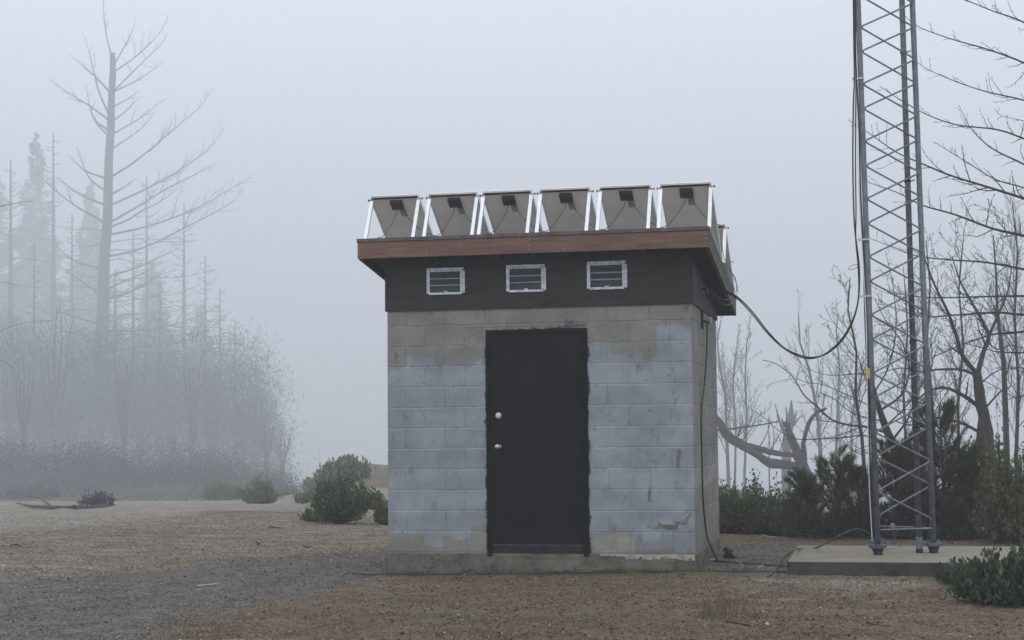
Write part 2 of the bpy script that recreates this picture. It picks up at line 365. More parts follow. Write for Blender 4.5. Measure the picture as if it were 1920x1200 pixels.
# ---------------------------------------------------------------- ground sheet
rng = random.Random(7); nr = np.random.default_rng(11)
def gp(x, y): p = onG(x, y); return (p.x, p.y)
def gz0(px, py, both=False):
    px = np.asarray(px, float); py = np.asarray(py, float)
    dx, dy = px-CAM.x, py-CAM.y; dep = dx*FWD.x+dy*FWD.y; lat = dx*RT.x+dy*RT.y
    u = 960+F*lat/np.maximum(dep, 1); w = np.clip((690-u)/130, 0, 1); w = w*w*(3-2*w)
    q = np.maximum(dep-26, 0); q = np.where(q < 6, q*q/12, q-3)
    return (G-w*.033*q, w) if both else G-w*.033*q
def onG(x, y):
    z = G
    for i in range(60):
        p = onZ(x, y, z); z = .5*z+.5*float(gz0(p.x, p.y))
        if depth(p) > 250 or depth(p) < 0: break
    return onZ(x, y, float(gz0(p.x, p.y)))
FLAT = [(-90, -5), gp(-60, 934), gp(300, 932), gp(520, 930), gp(600, 926), gp(640, 890), gp(675, 878), (-7, 52), (0, 20), (3.2, 7.6), gp(1500, 1001), gp(1700, 1003), gp(2100, 1001), (40, 0), (60, -60), (-60, -60)]
def poly_sd(px, py, poly):
    px = np.asarray(px); py = np.asarray(py); ins = np.zeros(px.shape, bool); dm = np.full(px.shape, 1e9); n = len(poly)
    for i in range(n):
        x0, y0 = poly[i]; x1, y1 = poly[(i+1) % n]
        c = ((y0 > py) != (y1 > py)) & (px < (x1-x0)*(py-y0)/((y1-y0) if abs(y1-y0) > 1e-9 else 1e-9)+x0); ins ^= c
        ex, ey = x1-x0, y1-y0; t = np.clip(((px-x0)*ex+(py-y0)*ey)/(ex*ex+ey*ey+1e-12), 0, 1)
        dm = np.minimum(dm, np.hypot(px-x0-t*ex, py-y0-t*ey))
    return np.where(ins, dm, -dm)      # >0 inside
def gz(px, py):
    px = np.asarray(px, float); py = np.asarray(py, float)
    d = np.maximum(-poly_sd(px, py, FLAT), 0)
    w_ = gz0(px, py, True)[1]; drop = np.where(d < 6, d*d/12, d-3)*(.05*w_+.35*(1-w_))+.012*d*w_; drop = np.minimum(drop, 24)
    und = .018*np.sin(px*.9+1.3*np.sin(py*.5))+.014*np.sin(py*1.3+px*.4)+.008*np.sin(px*3.1+py*2.3)
    flat = np.clip(poly_sd(px, py, [(-.6, -.6), (8, -.9), (8, 4), (-.6, 4)])/1.0+1, 0, 1)
    tilt = np.clip((px-1.5)*.02, -.03, .04)*np.clip(1-np.hypot(px-1.5, py)/9, 0, 1)
    return gz0(px, py) + und*(1-flat) + tilt - drop
def axis(lo, hi, c0, c1, step, grow=1.13):
    a = list(np.arange(c0, c1+1e-6, step)); s = step; x = c1
    while x < hi: s *= grow; x += s; a.append(min(x, hi))
    s = step; x = c0
    while x > lo: s *= grow; x -= s; a.insert(0, max(x, lo))
    return np.array(a)
ax = axis(-700, 700, -13, 9, .13); ay = axis(-60, 800, -7, 22, .15)
GX, GY = np.meshgrid(ax, ay); GZ = gz(GX, GY) + .006*nr.standard_normal(GX.shape)*(np.abs(GX) < 30)
nx, ny = len(ax), len(ay)
me = bpy.data.meshes.new('ground'); me.vertices.add(nx*ny)
me.vertices.foreach_set('co', np.stack([GX, GY, GZ], -1).astype(np.float32).reshape(-1))
idx = np.arange(nx*ny).reshape(ny, nx); q = np.stack([idx[:-1, :-1], idx[:-1, 1:], idx[1:, 1:], idx[1:, :-1]], -1).reshape(-1)
me.loops.add(len(q)); me.loops.foreach_set('vertex_index', q.astype(np.int32)); me.polygons.add(len(q)//4)
me.polygons.foreach_set('loop_start', np.arange(0, len(q), 4, dtype=np.int32)); me.update(calc_edges=True)
me.polygons.foreach_set('use_smooth', [True]*len(me.polygons))
gx, gy = GX.reshape(-1), GY.reshape(-1)
def patch(poly, soft): return np.clip(poly_sd(gx, gy, poly)/soft*.5+.5, 0, 1)
grav = patch([gp(-300, 1118), gp(0, 1092), gp(300, 1062), gp(480, 1045), gp(600, 1036), gp(760, 1034), (1.2, 1), (1.2, 0), gp(735, 1076), gp(640, 1092), gp(520, 1120), gp(380, 1150), gp(270, 1200), (-3, -9), (-12, -9)], .35)
grav2 = patch([(3.0, -.2), (3.1, 3), (3.9, 3), (3.95, -.9), (3.4, -.9)], .3)*.75
sand = patch([gp(-200, 1000), gp(0, 998), gp(250, 985), gp(420, 958), gp(560, 962), gp(727, 972), gp(900, 950), (0, 60), (-3, 30), gp(680, 915), gp(500, 934), gp(0, 936), gp(-200, 938)], 1.2)
sand = np.maximum(sand, patch([(-14, -8), gp(0, 1100), gp(300, 1070), gp(480, 1048), gp(727, 1034), (0, 12), (-30, 14)], 1.0)*.42)
sand2 = patch([gp(1440, 1085), gp(1800, 1098), gp(1600, 1120)], .25)*.6
moss = np.maximum(patch([(-.15, .1), (3.6, .1), (3.6, -.75), (2.0, -.5), (1.0, -.42), (-.1, -.45)], .2)*.85, np.maximum(patch([gp(680, 1148), gp(900, 1132), gp(1000, 1150), gp(820, 1165)], .5)*.45, patch([gp(-60, 1110), gp(30, 1105), gp(60, 1118), gp(-60, 1128)], .3)*.6))
ca = me.color_attributes.new('patch', 'FLOAT_COLOR', 'POINT')
ca.data.foreach_set('color', np.stack([np.maximum(grav, grav2), np.maximum(sand, sand2), moss, np.ones_like(moss)], -1).astype(np.float32).reshape(-1))
me.materials.append(M['ground'])
go = bpy.data.objects.new('ground', me); COL.objects.link(go); tag(go, 'tan and grey gravel clearing with mossy patches around the block hut', 'ground', kind='structure')
def gzz(x, y): return float(gz(np.array([x]), np.array([y]))[0])

# loose gravel stones (uncountable): small faceted stones standing on the sheet
NS = 190000; dd = 9.6+20*nr.random(NS)**1.25; uu = nr.uniform(-40, 1960, NS)
sx_ = CAM.x+dd*(FWD.x+RT.x*(uu-960)/F); sy_ = CAM.y+dd*(FWD.y+RT.y*(uu-960)/F)
keep = ~((sx_ > -.02) & (sx_ < 3.08) & (sy_ > -.02) & (sy_ < 2.5)) & ~((sx_ > 3.9) & (sx_ < 7.6) & (sy_ > -.47) & (sy_ < 1.8))
sx_, sy_, dd = sx_[keep], sy_[keep], dd[keep]; NS = len(sx_)
def vals(arr):   # nearest sheet vertex
    ix = np.clip(np.searchsorted(ax, sx_), 0, nx-1); iy = np.clip(np.searchsorted(ay, sy_), 0, ny-1); return arr.reshape(ny, nx)[iy, ix]
pg, ps, pm = vals(np.maximum(grav, grav2)), vals(np.maximum(sand, sand2)), vals(moss)
rnd = nr.random((NS, 1)); cb = np.array([[.125, .09, .058]])*(1-ps[:, None])+np.array([[.255, .23, .192]])*ps[:, None]
jit = nr.random((NS, 1)) < (pg[:, None]+.12*nr.standard_normal((NS, 1))); cb = np.where(jit, np.array([[.128, .114, .098]]), cb)
cb = cb*(.35+1.5*rnd**1.4); cb = np.where(nr.random((NS, 1)) < .012, np.array([[.36, .34, .30]]), cb)
rs = (.0045+.0085*nr.random(NS)**2.2)*np.where(pm > .3, .5, 1)*np.where(nr.random(NS) < .004, 2.2, 1)*(.8+dd/45); an = nr.uniform(0, 6.28, NS)
px3 = np.array([(0, 0, 1), (1, 0, 0), (0, 1, 0), (-1, 0, 0), (0, -1, 0)], float)
V3 = px3[None]*np.stack([rs*nr.uniform(.8, 1.5, NS), rs*nr.uniform(.7, 1.1, NS), rs*nr.uniform(.5, 1.0, NS)], 1)[:, None, :]
V3[:, 0, :2] += (nr.uniform(-.4, .4, (NS, 2))*rs[:, None]); ca_, sa_ = np.cos(an)[:, None], np.sin(an)[:, None]
VX = V3[..., 0]*ca_-V3[..., 1]*sa_+sx_[:, None]; VY = V3[..., 0]*sa_+V3[..., 1]*ca_+sy_[:, None]; VZ = V3[..., 2]+(gz(sx_, sy_)-.001)[:, None]
mp = bpy.data.meshes.new('loose_gravel'); mp.vertices.add(NS*5); mp.vertices.foreach_set('co', np.stack([VX, VY, VZ], -1).astype(np.float32).reshape(-1))
b5 = (np.arange(NS)*5)[:, None, None]+np.array([(0, 1, 2), (0, 2, 3), (0, 3, 4), (0, 4, 1)])[None]
mp.loops.add(NS*12); mp.loops.foreach_set('vertex_index', b5.reshape(-1).astype(np.int32)); mp.polygons.add(NS*4); mp.polygons.foreach_set('loop_start', np.arange(0, NS*12, 3, dtype=np.int32)); mp.update(calc_edges=True)
cs_ = mp.color_attributes.new('tint', 'FLOAT_COLOR', 'POINT'); cs_.data.foreach_set('color', np.concatenate([np.repeat(cb, 5, 0), np.ones((NS*5, 1))], 1).astype(np.float32).reshape(-1))
n = NT('gravel_stones'); at_ = n.n.new('ShaderNodeAttribute'); at_.attribute_name = 'tint'; mp.materials.append(n.fin(at_.outputs['Color'], .85, .25))
o = bpy.data.objects.new('loose_gravel', mp); COL.objects.link(o); tag(o, 'small loose gravel stones covering the clearing', 'gravel', kind='stuff')

# ---------------------------------------------------------------- the block hut
W, D, B = 3.048, 2.44, .2032
hut = empty('block_hut', (W/2, D/2, G), 'small concrete block hut with patchy blue grey paint and a brown shed roof', 'hut')
X0 = .1891; wb = MB()
DX0, DX1, DZ1 = 1.03, 2.01, 2.175            # door opening
wb.box((.0045, .0045, -.01), (W-.0045, D-.0045, 2.43), 1)
g = .005
def blockrow(a, b, z0, z1, side):
    if b-a < .03: return
    ch = .003; lo = .0006*rng.random()
    def P(u, w, z):
        if side == 'f': return (u, w, z)
        if side == 'b': return (u, D-w, z)
        if side == 'r': return (W-w, u, z)
        return (w, u, z)
    vs = [P(a, .012, z0), P(b, .012, z0), P(b, .012, z1), P(a, .012, z1), P(a, ch+lo, z0), P(b, ch+lo, z0), P(b, ch+lo, z1), P(a, ch+lo, z1),
          P(a+ch, lo, z0+ch), P(b-ch, lo, z0+ch), P(b-ch, lo, z1-ch), P(a+ch, lo, z1-ch)]
    fs = [(8, 9, 10, 11), (4, 5, 9, 8), (5, 6, 10, 9), (6, 7, 11, 10), (7, 4, 8, 11), (0, 1, 5, 4), (1, 2, 6, 5), (2, 3, 7, 6), (3, 0, 4, 7)]
    if side in ('b', 'r'): pass
    wb.add(vs, fs, 0)
for k in range(12):
    z0, z1 = k*B+g, min((k+1)*B-g, 2.43)
    off = X0 if k % 2 else X0-B
    xs = [0] + [off+2*B*i for i in range(0, 9) if .06 < off+2*B*i < W-.06] + [W]
    for a, b in zip(xs[:-1], xs[1:]):
        aa, bb = a+(g if a > 0 else 0), b-(g if b < W else 0)
        if z1 > DZ1+.02: blockrow(aa, bb, max(z0, DZ1+.03) if (aa < DX1 and bb > DX0) else z0, z1, 'f') if not (aa < DX1 and bb > DX0 and z0 < DZ1 and z1-DZ1 < .05) else None
        else:
            if aa < DX0: blockrow(aa, min(bb, DX0-.01), z0, z1, 'f')
            if bb > DX1: blockrow(max(aa, DX1+.01), bb, z0, z1, 'f')
    if z0 < DZ1 < z1:   # course cut by the lintel: the pieces beside the door
        pass
    for a, b in zip(xs[:-1], xs[1:]): blockrow(a+(g if a > 0 else 0), b-(g if b < W else 0), z0, z1, 'b')
    offs = (.41 if k % 2 else .205)
    ys = [0] + [offs+2*B*i for i in range(0, 8) if .06 < offs+2*B*i < D-.06] + [D]
    for a, b in zip(ys[:-1], ys[1:]):
        for sd_ in 'lr': blockrow(a+(g if a > 0 else 0.0005), b-(g if b < D else 0.0005), z0, z1, sd_)
wb.build('block_wall', [M['block'], M['mortar']], hut)
pl = MB(); pl.box((-.004, -.008, G-.3), (W+.006, D+.008, -.005)); fnd = pl.build('foundation', M['plinth'], hut, bevel=.006)
M['plaster'] = simple('pale_plaster_smear', (.42, .385, .345), .9, .2, var=.35, scale=14, bump=.4)
ps_ = MB(); rp = random.Random(3); xs_ = np.linspace(onY(1125, 1045).x, W-.01, 30)
for a, b in zip(xs_[:-1], xs_[1:]):
    d0 = (.02 if a < 2.35 else .045)*rp.uniform(.4, 1.3); d1 = (.02 if b < 2.35 else .045)*rp.uniform(.4, 1.3); ps_.hexa([(a, -.0105, -.006-d0), (b, -.0105, -.006-d1), (b, -.0083, -.006-d1), (a, -.0083, -.006-d0), (a, -.0105, -.006), (b, -.0105, -.006), (b, -.0083, -.006), (a, -.0083, -.006)])
ps_.build('plaster_smear', M['plaster'], fnd)
# roof geometry
OF, OS, YR = .321, .206, 2.697
ZT, ZTR = 3.085, 2.647                        # roof surface front / rear
KS = (ZT-ZTR)/(YR+OF)
def rz(y): return ZT-(y+OF)*KS
# siding: plywood over the blocks up to the roof
T = .018; zs = 2.388; sdm = MB()
sb = .16                                      # roof thickness at the wall
def panel(a, b, c, d, nrm): # quad bottom a,b top c,d extruded along nrm
    a, b, c, d = map(Vector, (a, b, c, d)); nn = Vector(nrm)*T
    sdm.hexa([a, b, b+nn, a+nn, d, c, c+nn, d+nn])
def sidewall(mb, y0, z_at, x0, x1, yy0, yy1): pass
f = MB(); f.box((-T, -T, zs), (W+T, 0-.0005, rz(0)-.05)); fs_ = f.build('front_siding', M['siding'], hut)
f = MB()
f.hexa([(W+.0005, .0005, zs), (W+T, .0005, zs), (W+T, D, zs), (W+.0005, D, zs), (W+.0005, .0005, rz(0)-.05), (W+T, .0005, rz(0)-.05), (W+T, D, rz(D)-.05), (W+.0005, D, rz(D)-.05)])
f.build('side_siding', M['siding'], hut)
f = MB()
f.hexa([(-T, .0005, zs), (-.0005, .0005, zs), (-.0005, D, zs), (-T, D, zs), (-T, .0005, rz(0)-.05), (-.0005, .0005, rz(0)-.05), (-.0005, D, rz(D)-.05), (-T, D, rz(D)-.05)])
f.build('side_siding', M['siding'], hut)
f = MB(); f.box((-T, D+.0005, zs), (W+T, D+T, rz(D)-.05)); f.build('rear_siding', M['siding'], hut)
rf = MB(); th = .030
def slab(mb, x0, x1, y0, y1, top, thick, m=0):
    mb.hexa([(x0, y0, rz(y0)+top-thick), (x1, y0, rz(y0)+top-thick), (x1, y1, rz(y1)+top-thick), (x0, y1, rz(y1)+top-thick),
             (x0, y0, rz(y0)+top), (x1, y0, rz(y0)+top), (x1, y1, rz(y1)+top), (x0, y1, rz(y1)+top)], m)
slab(rf, -OS+.02, W+OS-.02, -OF+.02, YR-.02, 0, th)
roof = rf.build('roof', M['roofing'], hut)
e_ = MB(); 
slab(e_, -OS-.008, W+OS+.008, -OF-.01, -OF+.05, .004, .036); e_.build('roof_edge', M['edge'], roof, bevel=.003)
fb = MB(); fb.hexa([(-OS, -OF, ZT-.192), (W+OS, -OF, ZT-.192), (W+OS, -OF+.038, ZT-.192), (-OS, -OF+.038, ZT-.192),
                    (-OS, -OF, ZT-.034), (W+OS, -OF, ZT-.034), (W+OS, -OF+.038, ZT-.034), (-OS, -OF+.038, ZT-.034)])
nb = fb
for i in range(11):
    x = -OS+.03+i*(W+2*OS-.06)/10
    for z in (.07, .115, .16): 
        xx = x+rng.uniform(-.008, .008); nb.lathe((xx, -OF-.0012, ZT-z+rng.uniform(-.008, .008)), [(.004, 0), (.003, .002)], 6, 'y', 1)
fo = fb.build('fascia', [M['fascia'], M['galv']], roof)
for x in (-OS, W+OS-.035):
    s_ = MB(); y0 = -OF+.040; y1 = YR
    s_.hexa([(x, y0, rz(y0)-.192), (x+.035, y0, rz(y0)-.192), (x+.035, y1, rz(y1)-.192), (x, y1, rz(y1)-.192),
             (x, y0, rz(y0)-.032), (x+.035, y0, rz(y0)-.032), (x+.035, y1, rz(y1)-.032), (x, y1, rz(y1)-.032)])
    s_.build('fascia', M['edge'] if x > 0 else M['siding'], roof)
    s_ = MB(); x_ = x-.004 if x < 0 else x+.003
    s_.hexa([(x_, y0+.02, rz(y0+.02)-.03), (x_+.038, y0+.02, rz(y0+.02)-.03), (x_+.038, y1, rz(y1)-.03), (x_, y1, rz(y1)-.03),
             (x_, y0+.02, rz(y0+.02)+.006), (x_+.038, y0+.02, rz(y0+.02)+.006), (x_+.038, y1, rz(y1)+.006), (x_, y1, rz(y1)+.006)])
    s_.build('drip_edge', M['galv_rod'], roof)
s_ = MB(); s_.box((-OS+.036, YR-.036, ZTR-.19), (W+OS-.036, YR-.001, ZTR-.031)); s_.build('fascia', M['siding'], roof)
# soffit boards and rafters under the eaves
for (x0, x1, y0, y1) in ((-OS+.037, W+OS-.037, -OF+.040, -T-.002), (-OS+.037, -T-.002, -T, YR-.04), (W+T+.002, W+OS-.037, -T, YR-.04), (-T, W+T, D+T+.002, YR-.04)):
    s_ = MB(); slab(s_, x0, x1, y0, y1, -.125, .012); s_.build('soffit', M['soffit'], roof)
for i in range(9):
    x = .10+i*.355; s_ = MB(); slab(s_, x, x+.038, -OF+.042, -T-.004, -.138, .045); s_.build('rafter', M['soffit'], roof)

# door with its frame
frm = MB()
frm.box((1.012, -.014, -.035), (1.062, .03, 2.178)); frm.box((1.965, -.014, -.035), (2.02, .03, 2.178)); frm.box((1.0625, -.014, 2.138), (1.9645, .03, 2.178))
frm.build('door_frame', M['frame'], hut, bevel=.003)
dr = MB(); dr.box((1.066, -.003, -.012), (1.961, .035, 2.134)); door = dr.build('door', M['door'], hut, bevel=.003)
kp = MB(); kp.box((1.075, -.0055, -.01), (1.953, -.0035, .075)); kp.build('kick_plate', M['door_worn'], door)
kp = MB(); kp.box((1.068, -.0052, .076), (1.960, -.0035, .080)); kp.build('weather_strip', M['galv_dk'], door)
kb = MB(); kb.lathe((1.133, -.003, 1.03), [(.032, 0), (.032, .006), (.013, .010), (.012, .035), (.024, .042), (.029, .055), (.025, .068), (.012, .074)], 20, 'y'); kb.build('knob', M['chrome'], door, smooth=True)
kb = MB(); kb.lathe((1.136, -.003, 1.335), [(.031, 0), (.031, .012), (.026, .018), (.014, .019)], 20, 'y'); kb.build('deadbolt', M['galv'], door, smooth=True)
for z in (.25, 1.05, 1.9):
    kb = MB(); kb.tube([(1.963, -.009, z-.05), (1.963, -.009, z+.05)], .007, 8); kb.build('hinge', M['frame'], door)
th_ = MB(); th_.box((1.0, -.012, -.045), (2.04, .02, -.036)); th_.build('threshold', M['plinth'], hut)
# louvred vents
for i, (xa, xb, za, zb) in enumerate([(.417, .809, 2.539, 2.806), (1.229, 1.628, 2.542, 2.812), (2.034, 2.429, 2.546, 2.821)]):
    y = -T-.001
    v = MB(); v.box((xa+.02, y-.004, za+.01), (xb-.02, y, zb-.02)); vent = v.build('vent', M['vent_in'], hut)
    fr = MB()
    fr.box((xa, y-.012, za+.012), (xa+.033, y-.0045, zb-.018)); fr.box((xb-.026, y-.012, za+.014), (xb, y-.0045, zb-.03))
    fr.box((xa+.004, y-.022, zb-.022), (xb-.012, y-.0045, zb)); fr.box((xa+.004, y-.016, zb-.038), (xb-.028, y-.0045, zb-.0235))
    fr.box((xa+.026, y-.016, za), (xb-.028, y-.0045, za+.024)); fr.box((xb-.048, y-.016, za+.0255), (xb-.0275, y-.0045, zb-.0395))
    fr.build('vent_frame', M['galv'], vent, bevel=.002)
    sb_ = MB(); xs0, xs1 = xa+.036, xb-.05; n_ = 3; hh = (zb-.042-za-.028)/n_
    for k in range(n_):
        z = za+.028+hh*k
        sb_.hexa([(xs0, y-.0045, z), (xs1, y-.0045, z), (xs1, y-.0044, z+hh*.72), (xs0, y-.0044, z+hh*.72), (xs0, y-.020, z+.004), (xs1, y-.020, z+.004), (xs1, y-.0055, z+hh*.75), (xs0, y-.0055, z+hh*.75)])
    sb_.build('louvre', M['slat'], vent)
    lb = MB()
    for k in range(1, n_): z = za+.028+hh*k; lb.box((xs0, y-.0225, z-.006), (xs1, y-.013, z+.005))
    lb.build('louvre_lip', M['lip'], vent)
    lb = MB(); lb.box(((xa+xb)/2-.018, y-.020, za+.0245), ((xa+xb)/2+.018, y-.012, za+.036)); lb.build('catch', M['galv'], vent)
# cable entry and line insulator on the side wall
def cr(pts, n=8):   # catmull-rom
    p = [Vector(q) for q in pts]; p = [p[0]*2-p[1]]+p+[p[-1]*2-p[-2]]; o = []
    for i in range(1, len(p)-2):
        for k in range(n):
            t = k/n; o.append(.5*((2*p[i])+(p[i+1]-p[i-1])*t+(2*p[i-1]-5*p[i]+4*p[i+1]-p[i+2])*t*t+(3*p[i]-p[i-1]-3*p[i+1]+p[i+2])*t**3))
    o.append(p[-2]); return o
XS = W+T+.001
ep = MB(); a = onX(1311, 524, XS); b = onX(1335, 566, XS); ep.box((XS, a.y, b.z+.01), (XS+.008, b.y, a.z-.02)); ent = ep.build('cable_entry', M['blackp'], hut)
for px in (1315, 1322, 1330):
    c_ = onX(px, 545, XS); kb = MB(); kb.tube([(XS+.009, c_.y, c_.z+.02), (XS+.05, c_.y, c_.z+.015), (XS+.065, c_.y, c_.z-.03), (XS+.06, c_.y, c_.z-.07)], .016, 8); kb.build('conduit_fitting', M['rubber'], ent, smooth=True)
ip = onX(1316, 602, W)
ib = MB(); ib.box((W+.001, ip.y-.10, ip.z-.08), (W+.02, ip.y-.03, ip.z+.10)); ins = ib.build('insulator_bracket', M['rust'], hut)
kb = MB(); q_ = onX(1325, 600, W+.02)
kb.tube([(W+.021, ip.y, ip.z), (W+.05, q_.y-.05, ip.z)], .012, 8)
kb.build('insulator_pin', M['rust'], ins)
kb = MB(); kb.lathe((W+.05, q_.y, q_.z-.04), [(.018, 0), (.028, .01), (.016, .022), (.028, .034), (.016, .046), (.028, .058), (.018, .07)], 12); kb.build('insulator', M['ceramic'], ins, smooth=True)

# ---------------------------------------------------------------- solar panels on the roof
GP = 'solar panels in the front row on the roof'
tops = [(-.158, .343), (.443, .942), (.997, 1.494), (1.575, 2.075), (2.17, 2.673), (2.762, 3.257)]
YT, ZP, YB = -.03, 3.548, .97
def solar_panel(xa, xb, yt, label, group, zt=None):
    yb = yt+1.0; zt = ZP if zt is None else zt; zb = rz(yb)+.02
    t = empty('solar_panel', ((xa+xb)/2, (yt+yb)/2, rz((yt+yb)/2)), label, 'solar panel', group)
    d = Vector((0, yb-yt, zb-zt)).normalized(); nn = Vector((0, -d.z, d.y)); 
    if nn.z < 0: nn = -nn                                # up-facing normal (glass side), back is the other
    A = Vector((0, yt, zt)); Bq = Vector((0, yb, zb)); L = (Bq-A).length
    def q(x, s, h): return Vector((x, 0, 0))+A+d*s+nn*h
    def slabp(mb, x0, x1, s0, s1, h0, h1): mb.hexa([q(x0, s0, h0), q(x1, s0, h0), q(x1, s1, h0), q(x0, s1, h0), q(x0, s0, h1), q(x1, s0, h1), q(x1, s1, h1), q(x0, s1, h1)])
    m = MB(); slabp(m, xa+.003, xb-.003, .003, L-.003, -.008, .0); m.build('backsheet', M['backsheet'], t)
    m = MB(); slabp(m, xa+.004, xb-.004, .004, L-.004, .001, .004); m.build('glass', M['cell'], t)
    m = MB()
    for x0, x1 in ((xa-.004, xa+.0025), (xb-.0025, xb+.004)): slabp(m, x0, x1, 0, L, -.032, .008)
    for x0, x1 in ((xb-.018, xb-.003),): slabp(m, x0, x1, .012, L-.012, -.032, -.029)
    slabp(m, xa+.003, xb-.003, -.005, .0025, .001, .010); slabp(m, xa+.003, xb-.003, L-.0025, L+.004, -.032, .008)
    m.build('frame', M['alu'], t, bevel=.001)
    m = MB(); slabp(m, xa+.02, xb-.02, .006, .024, -.020, -.009); m.build('top_rail', M['siding'], t)
    for x in (xa+.006, xb-.006):
        m = MB(); top = q(x, .03, -.030); ft = Vector((x, yt-.22, rz(yt-.22)+.006)); m.bar(ft, top, .034, .005, (0, 1, .3)); m.bar(ft+Vector((.015 if x < (xa+xb)/2 else -.015, .012, 0)), top+Vector((.015 if x < (xa+xb)/2 else -.015, .012, 0)), .004, .022, (0, 1, .3)); lg = m.build('leg', M['alu'], t)
        sx = -1 if x < (xa+xb)/2 else 1
        m = MB(); c0 = q(x+sx*.010, .035, -.018); m.tube([c0, c0+Vector((sx*.018, 0, 0)), c0+Vector((sx*.022, 0, 0)), c0+Vector((sx*.030, 0, 0))], [.004, .004, .013, .011], 8); m.build('wing_bolt', M['blackp'], lg)
        m = MB(); y0, y1 = yt-.24, yb; m.bar((x-.002*sx, y0, rz(y0)+.013), (x-.002*sx, y1, rz(y1)+.013), .03, .008); m.build('base_rail', M['alu'], t)
    xm = (xa+xb)/2 + (-.0 if xa < 2.7 else -.0)
    m = MB(); slabp(m, xm-.065, xm+.062, .055, .175, -.040, -.0085); jb = m.build('junction_box', M['blackp'], t, bevel=.006)
    m = MB(); slabp(m, xm-.0, xm+.065, .20, .31, -.0105, -.0085); m.build('sticker', M['sticker'], t)
    m = MB()
    m.tube(cr([q(xm+.02, .15, -.03), q(xm+.07, .27, -.05), q(xm+.15, .42, -.07), q(xb-.01, .50, -.09), q(xb+.05, .53, -.10)]), .0042, 5)
    m.tube(cr([q(xm-.01, .15, -.03), q(xm-.04, .24, -.055), q(xa+.10, .40, -.09), q(xa+.02, .50, -.10), q(xa-.05, .53, -.10)]), .0042, 5)
    m.build('lead', M['grey_wire'], jb)
    return t
where = ['leftmost of the front row, above the left roof corner', 'second from left in the front row, beside the left corner panel', 'third from left in the front row on the hut roof',
         'third from right in the front row, above the black door', 'second from right in the front row, above the right vent', 'rightmost of the front row, at the right roof corner']
for (xa, xb), wz in zip(tops, where):
    solar_panel(xa, xb, YT, 'tilted solar panel, ' + wz, 'solar panels on the hut roof')
p_ = onY(1360, 421, 1.33)
solar_panel(p_.x-.5, p_.x, 1.33, 'solar panel of the rear row, seen past the right roof edge', 'solar panels on the hut roof', p_.z)

# loose grey wires looping off the roof edge, and the two black lines to the tower
def px_path(l): return [atD(x, y, d) for x, y, d in l]
hs = onX(1345, 542, XS+.06); dh = depth(hs)
w_ = MB()
w_.tube(cr(px_path([(1352, 455, 16.6), (1356, 490, 16.8), (1372, 512, 17.0), (1383, 540, 17.0), (1378, 560, 16.9), (1366, 572, 16.7), (1350, 566, 16.6), (1337, 548, dh)])), .0035, 5)
w_.tube(cr(px_path([(1353, 460, 16.6), (1362, 498, 16.8), (1378, 520, 17.0), (1380, 548, 17.0), (1362, 562, 16.8), (1345, 556, 16.6), (1336, 546, dh)])), .0035, 5)
tag(w_.build('loose_wire', M['grey_wire']), 'thin grey wires looping off the right roof edge of the hut', 'wire')

# ---------------------------------------------------------------- concrete pad and lattice tower
PH = -.03
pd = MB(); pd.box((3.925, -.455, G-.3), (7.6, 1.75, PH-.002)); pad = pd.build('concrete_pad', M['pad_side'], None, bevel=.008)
tag(pad, 'low rectangular concrete pad under the lattice tower', 'pad')
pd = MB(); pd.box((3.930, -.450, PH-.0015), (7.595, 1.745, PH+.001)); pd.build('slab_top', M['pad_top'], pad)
TL, TRt, TB = Vector((4.735, .47, PH)), Vector((5.262, .777, PH)), Vector((4.735, 1.083, PH))
HT = 9.2
ptop = onY(1608.5, 0, .47); lean = (ptop.x-TL.x)/(ptop.z-PH)
def lp(b, z): return Vector((b.x+lean*(z-PH), b.y, z))
tower = empty('lattice_tower', (TRt.x-.3, .78, PH), 'tall galvanised three legged lattice tower standing on the concrete pad', 'tower')
for b, nm in ((TL, 'l'), (TRt, 'r'), (TB, 'b')):
    m = MB(); m.tube([lp(b, PH+.10), lp(b, 2.9), lp(b, 2.901), lp(b, HT)], [.0295, .0295, .028, .028], 14); lg = m.build('leg', M['galv_dk'], tower, smooth=True)
    m = MB(); m.lathe(lp(b, PH+.085), [(.088, 0), (.088, .014)], 8); m.lathe(lp(b, PH+.065), [(.080, 0), (.084, .018)], 8)
    for k in range(4):
        a = k*math.pi/2+.6; m.lathe(lp(b, PH+.099)+Vector((.066*math.cos(a), .066*math.sin(a), 0)), [(.012, 0), (.012, .012), (.007, .012), (.007, .028)], 6)
    m.build('foot_flange', M['galv_dk'], lg, bevel=.001)
    m = MB(); m.lathe(lp(b, PH+.001), [(.046, 0), (.04, .01), (.045, .03), (.058, .064)], 12); m.build('foot_pedestal', M['rust'], lg, smooth=True)
# zig-zag bracing: one welded rod per face
z1 = onY(1644, 921, .47).z; z2 = onY(1618, 51, .47).z; PER = (z2-z1)/8
def zig(A, Bv, za, off, name='bracing'):
    pts = []; z = za; side = 0
    dirv = (Vector((Bv.x, Bv.y, 0))-Vector((A.x, A.y, 0))).normalized()
    while z < HT:
        b = A if side == 0 else Bv; s = 1 if side == 0 else -1
        c = lp(b, z)+off
        pts += [c+dirv*(s*.035)+Vector((0, 0, -.016)), c+dirv*(s*.024), c+dirv*(s*.035)+Vector((0, 0, .016))]
        z += PER/2; side = 1-side
    m = MB(); m.tube(pts, .0088, 8); m.build(name, M['galv_rod'], tower, smooth=True)
nf = Vector((.25, -.43, 0)).normalized()*.018; nb_ = Vector((.25, .43, 0)).normalized()*.018
zig(TRt, TL, z1-PER/2, nf)
zig(TL, TRt, z1-.235, nb_)
zig(TL, TB, z1-.1, Vector((-.018, 0, 0)))
zb_ = onY(1690, 992, .6).z
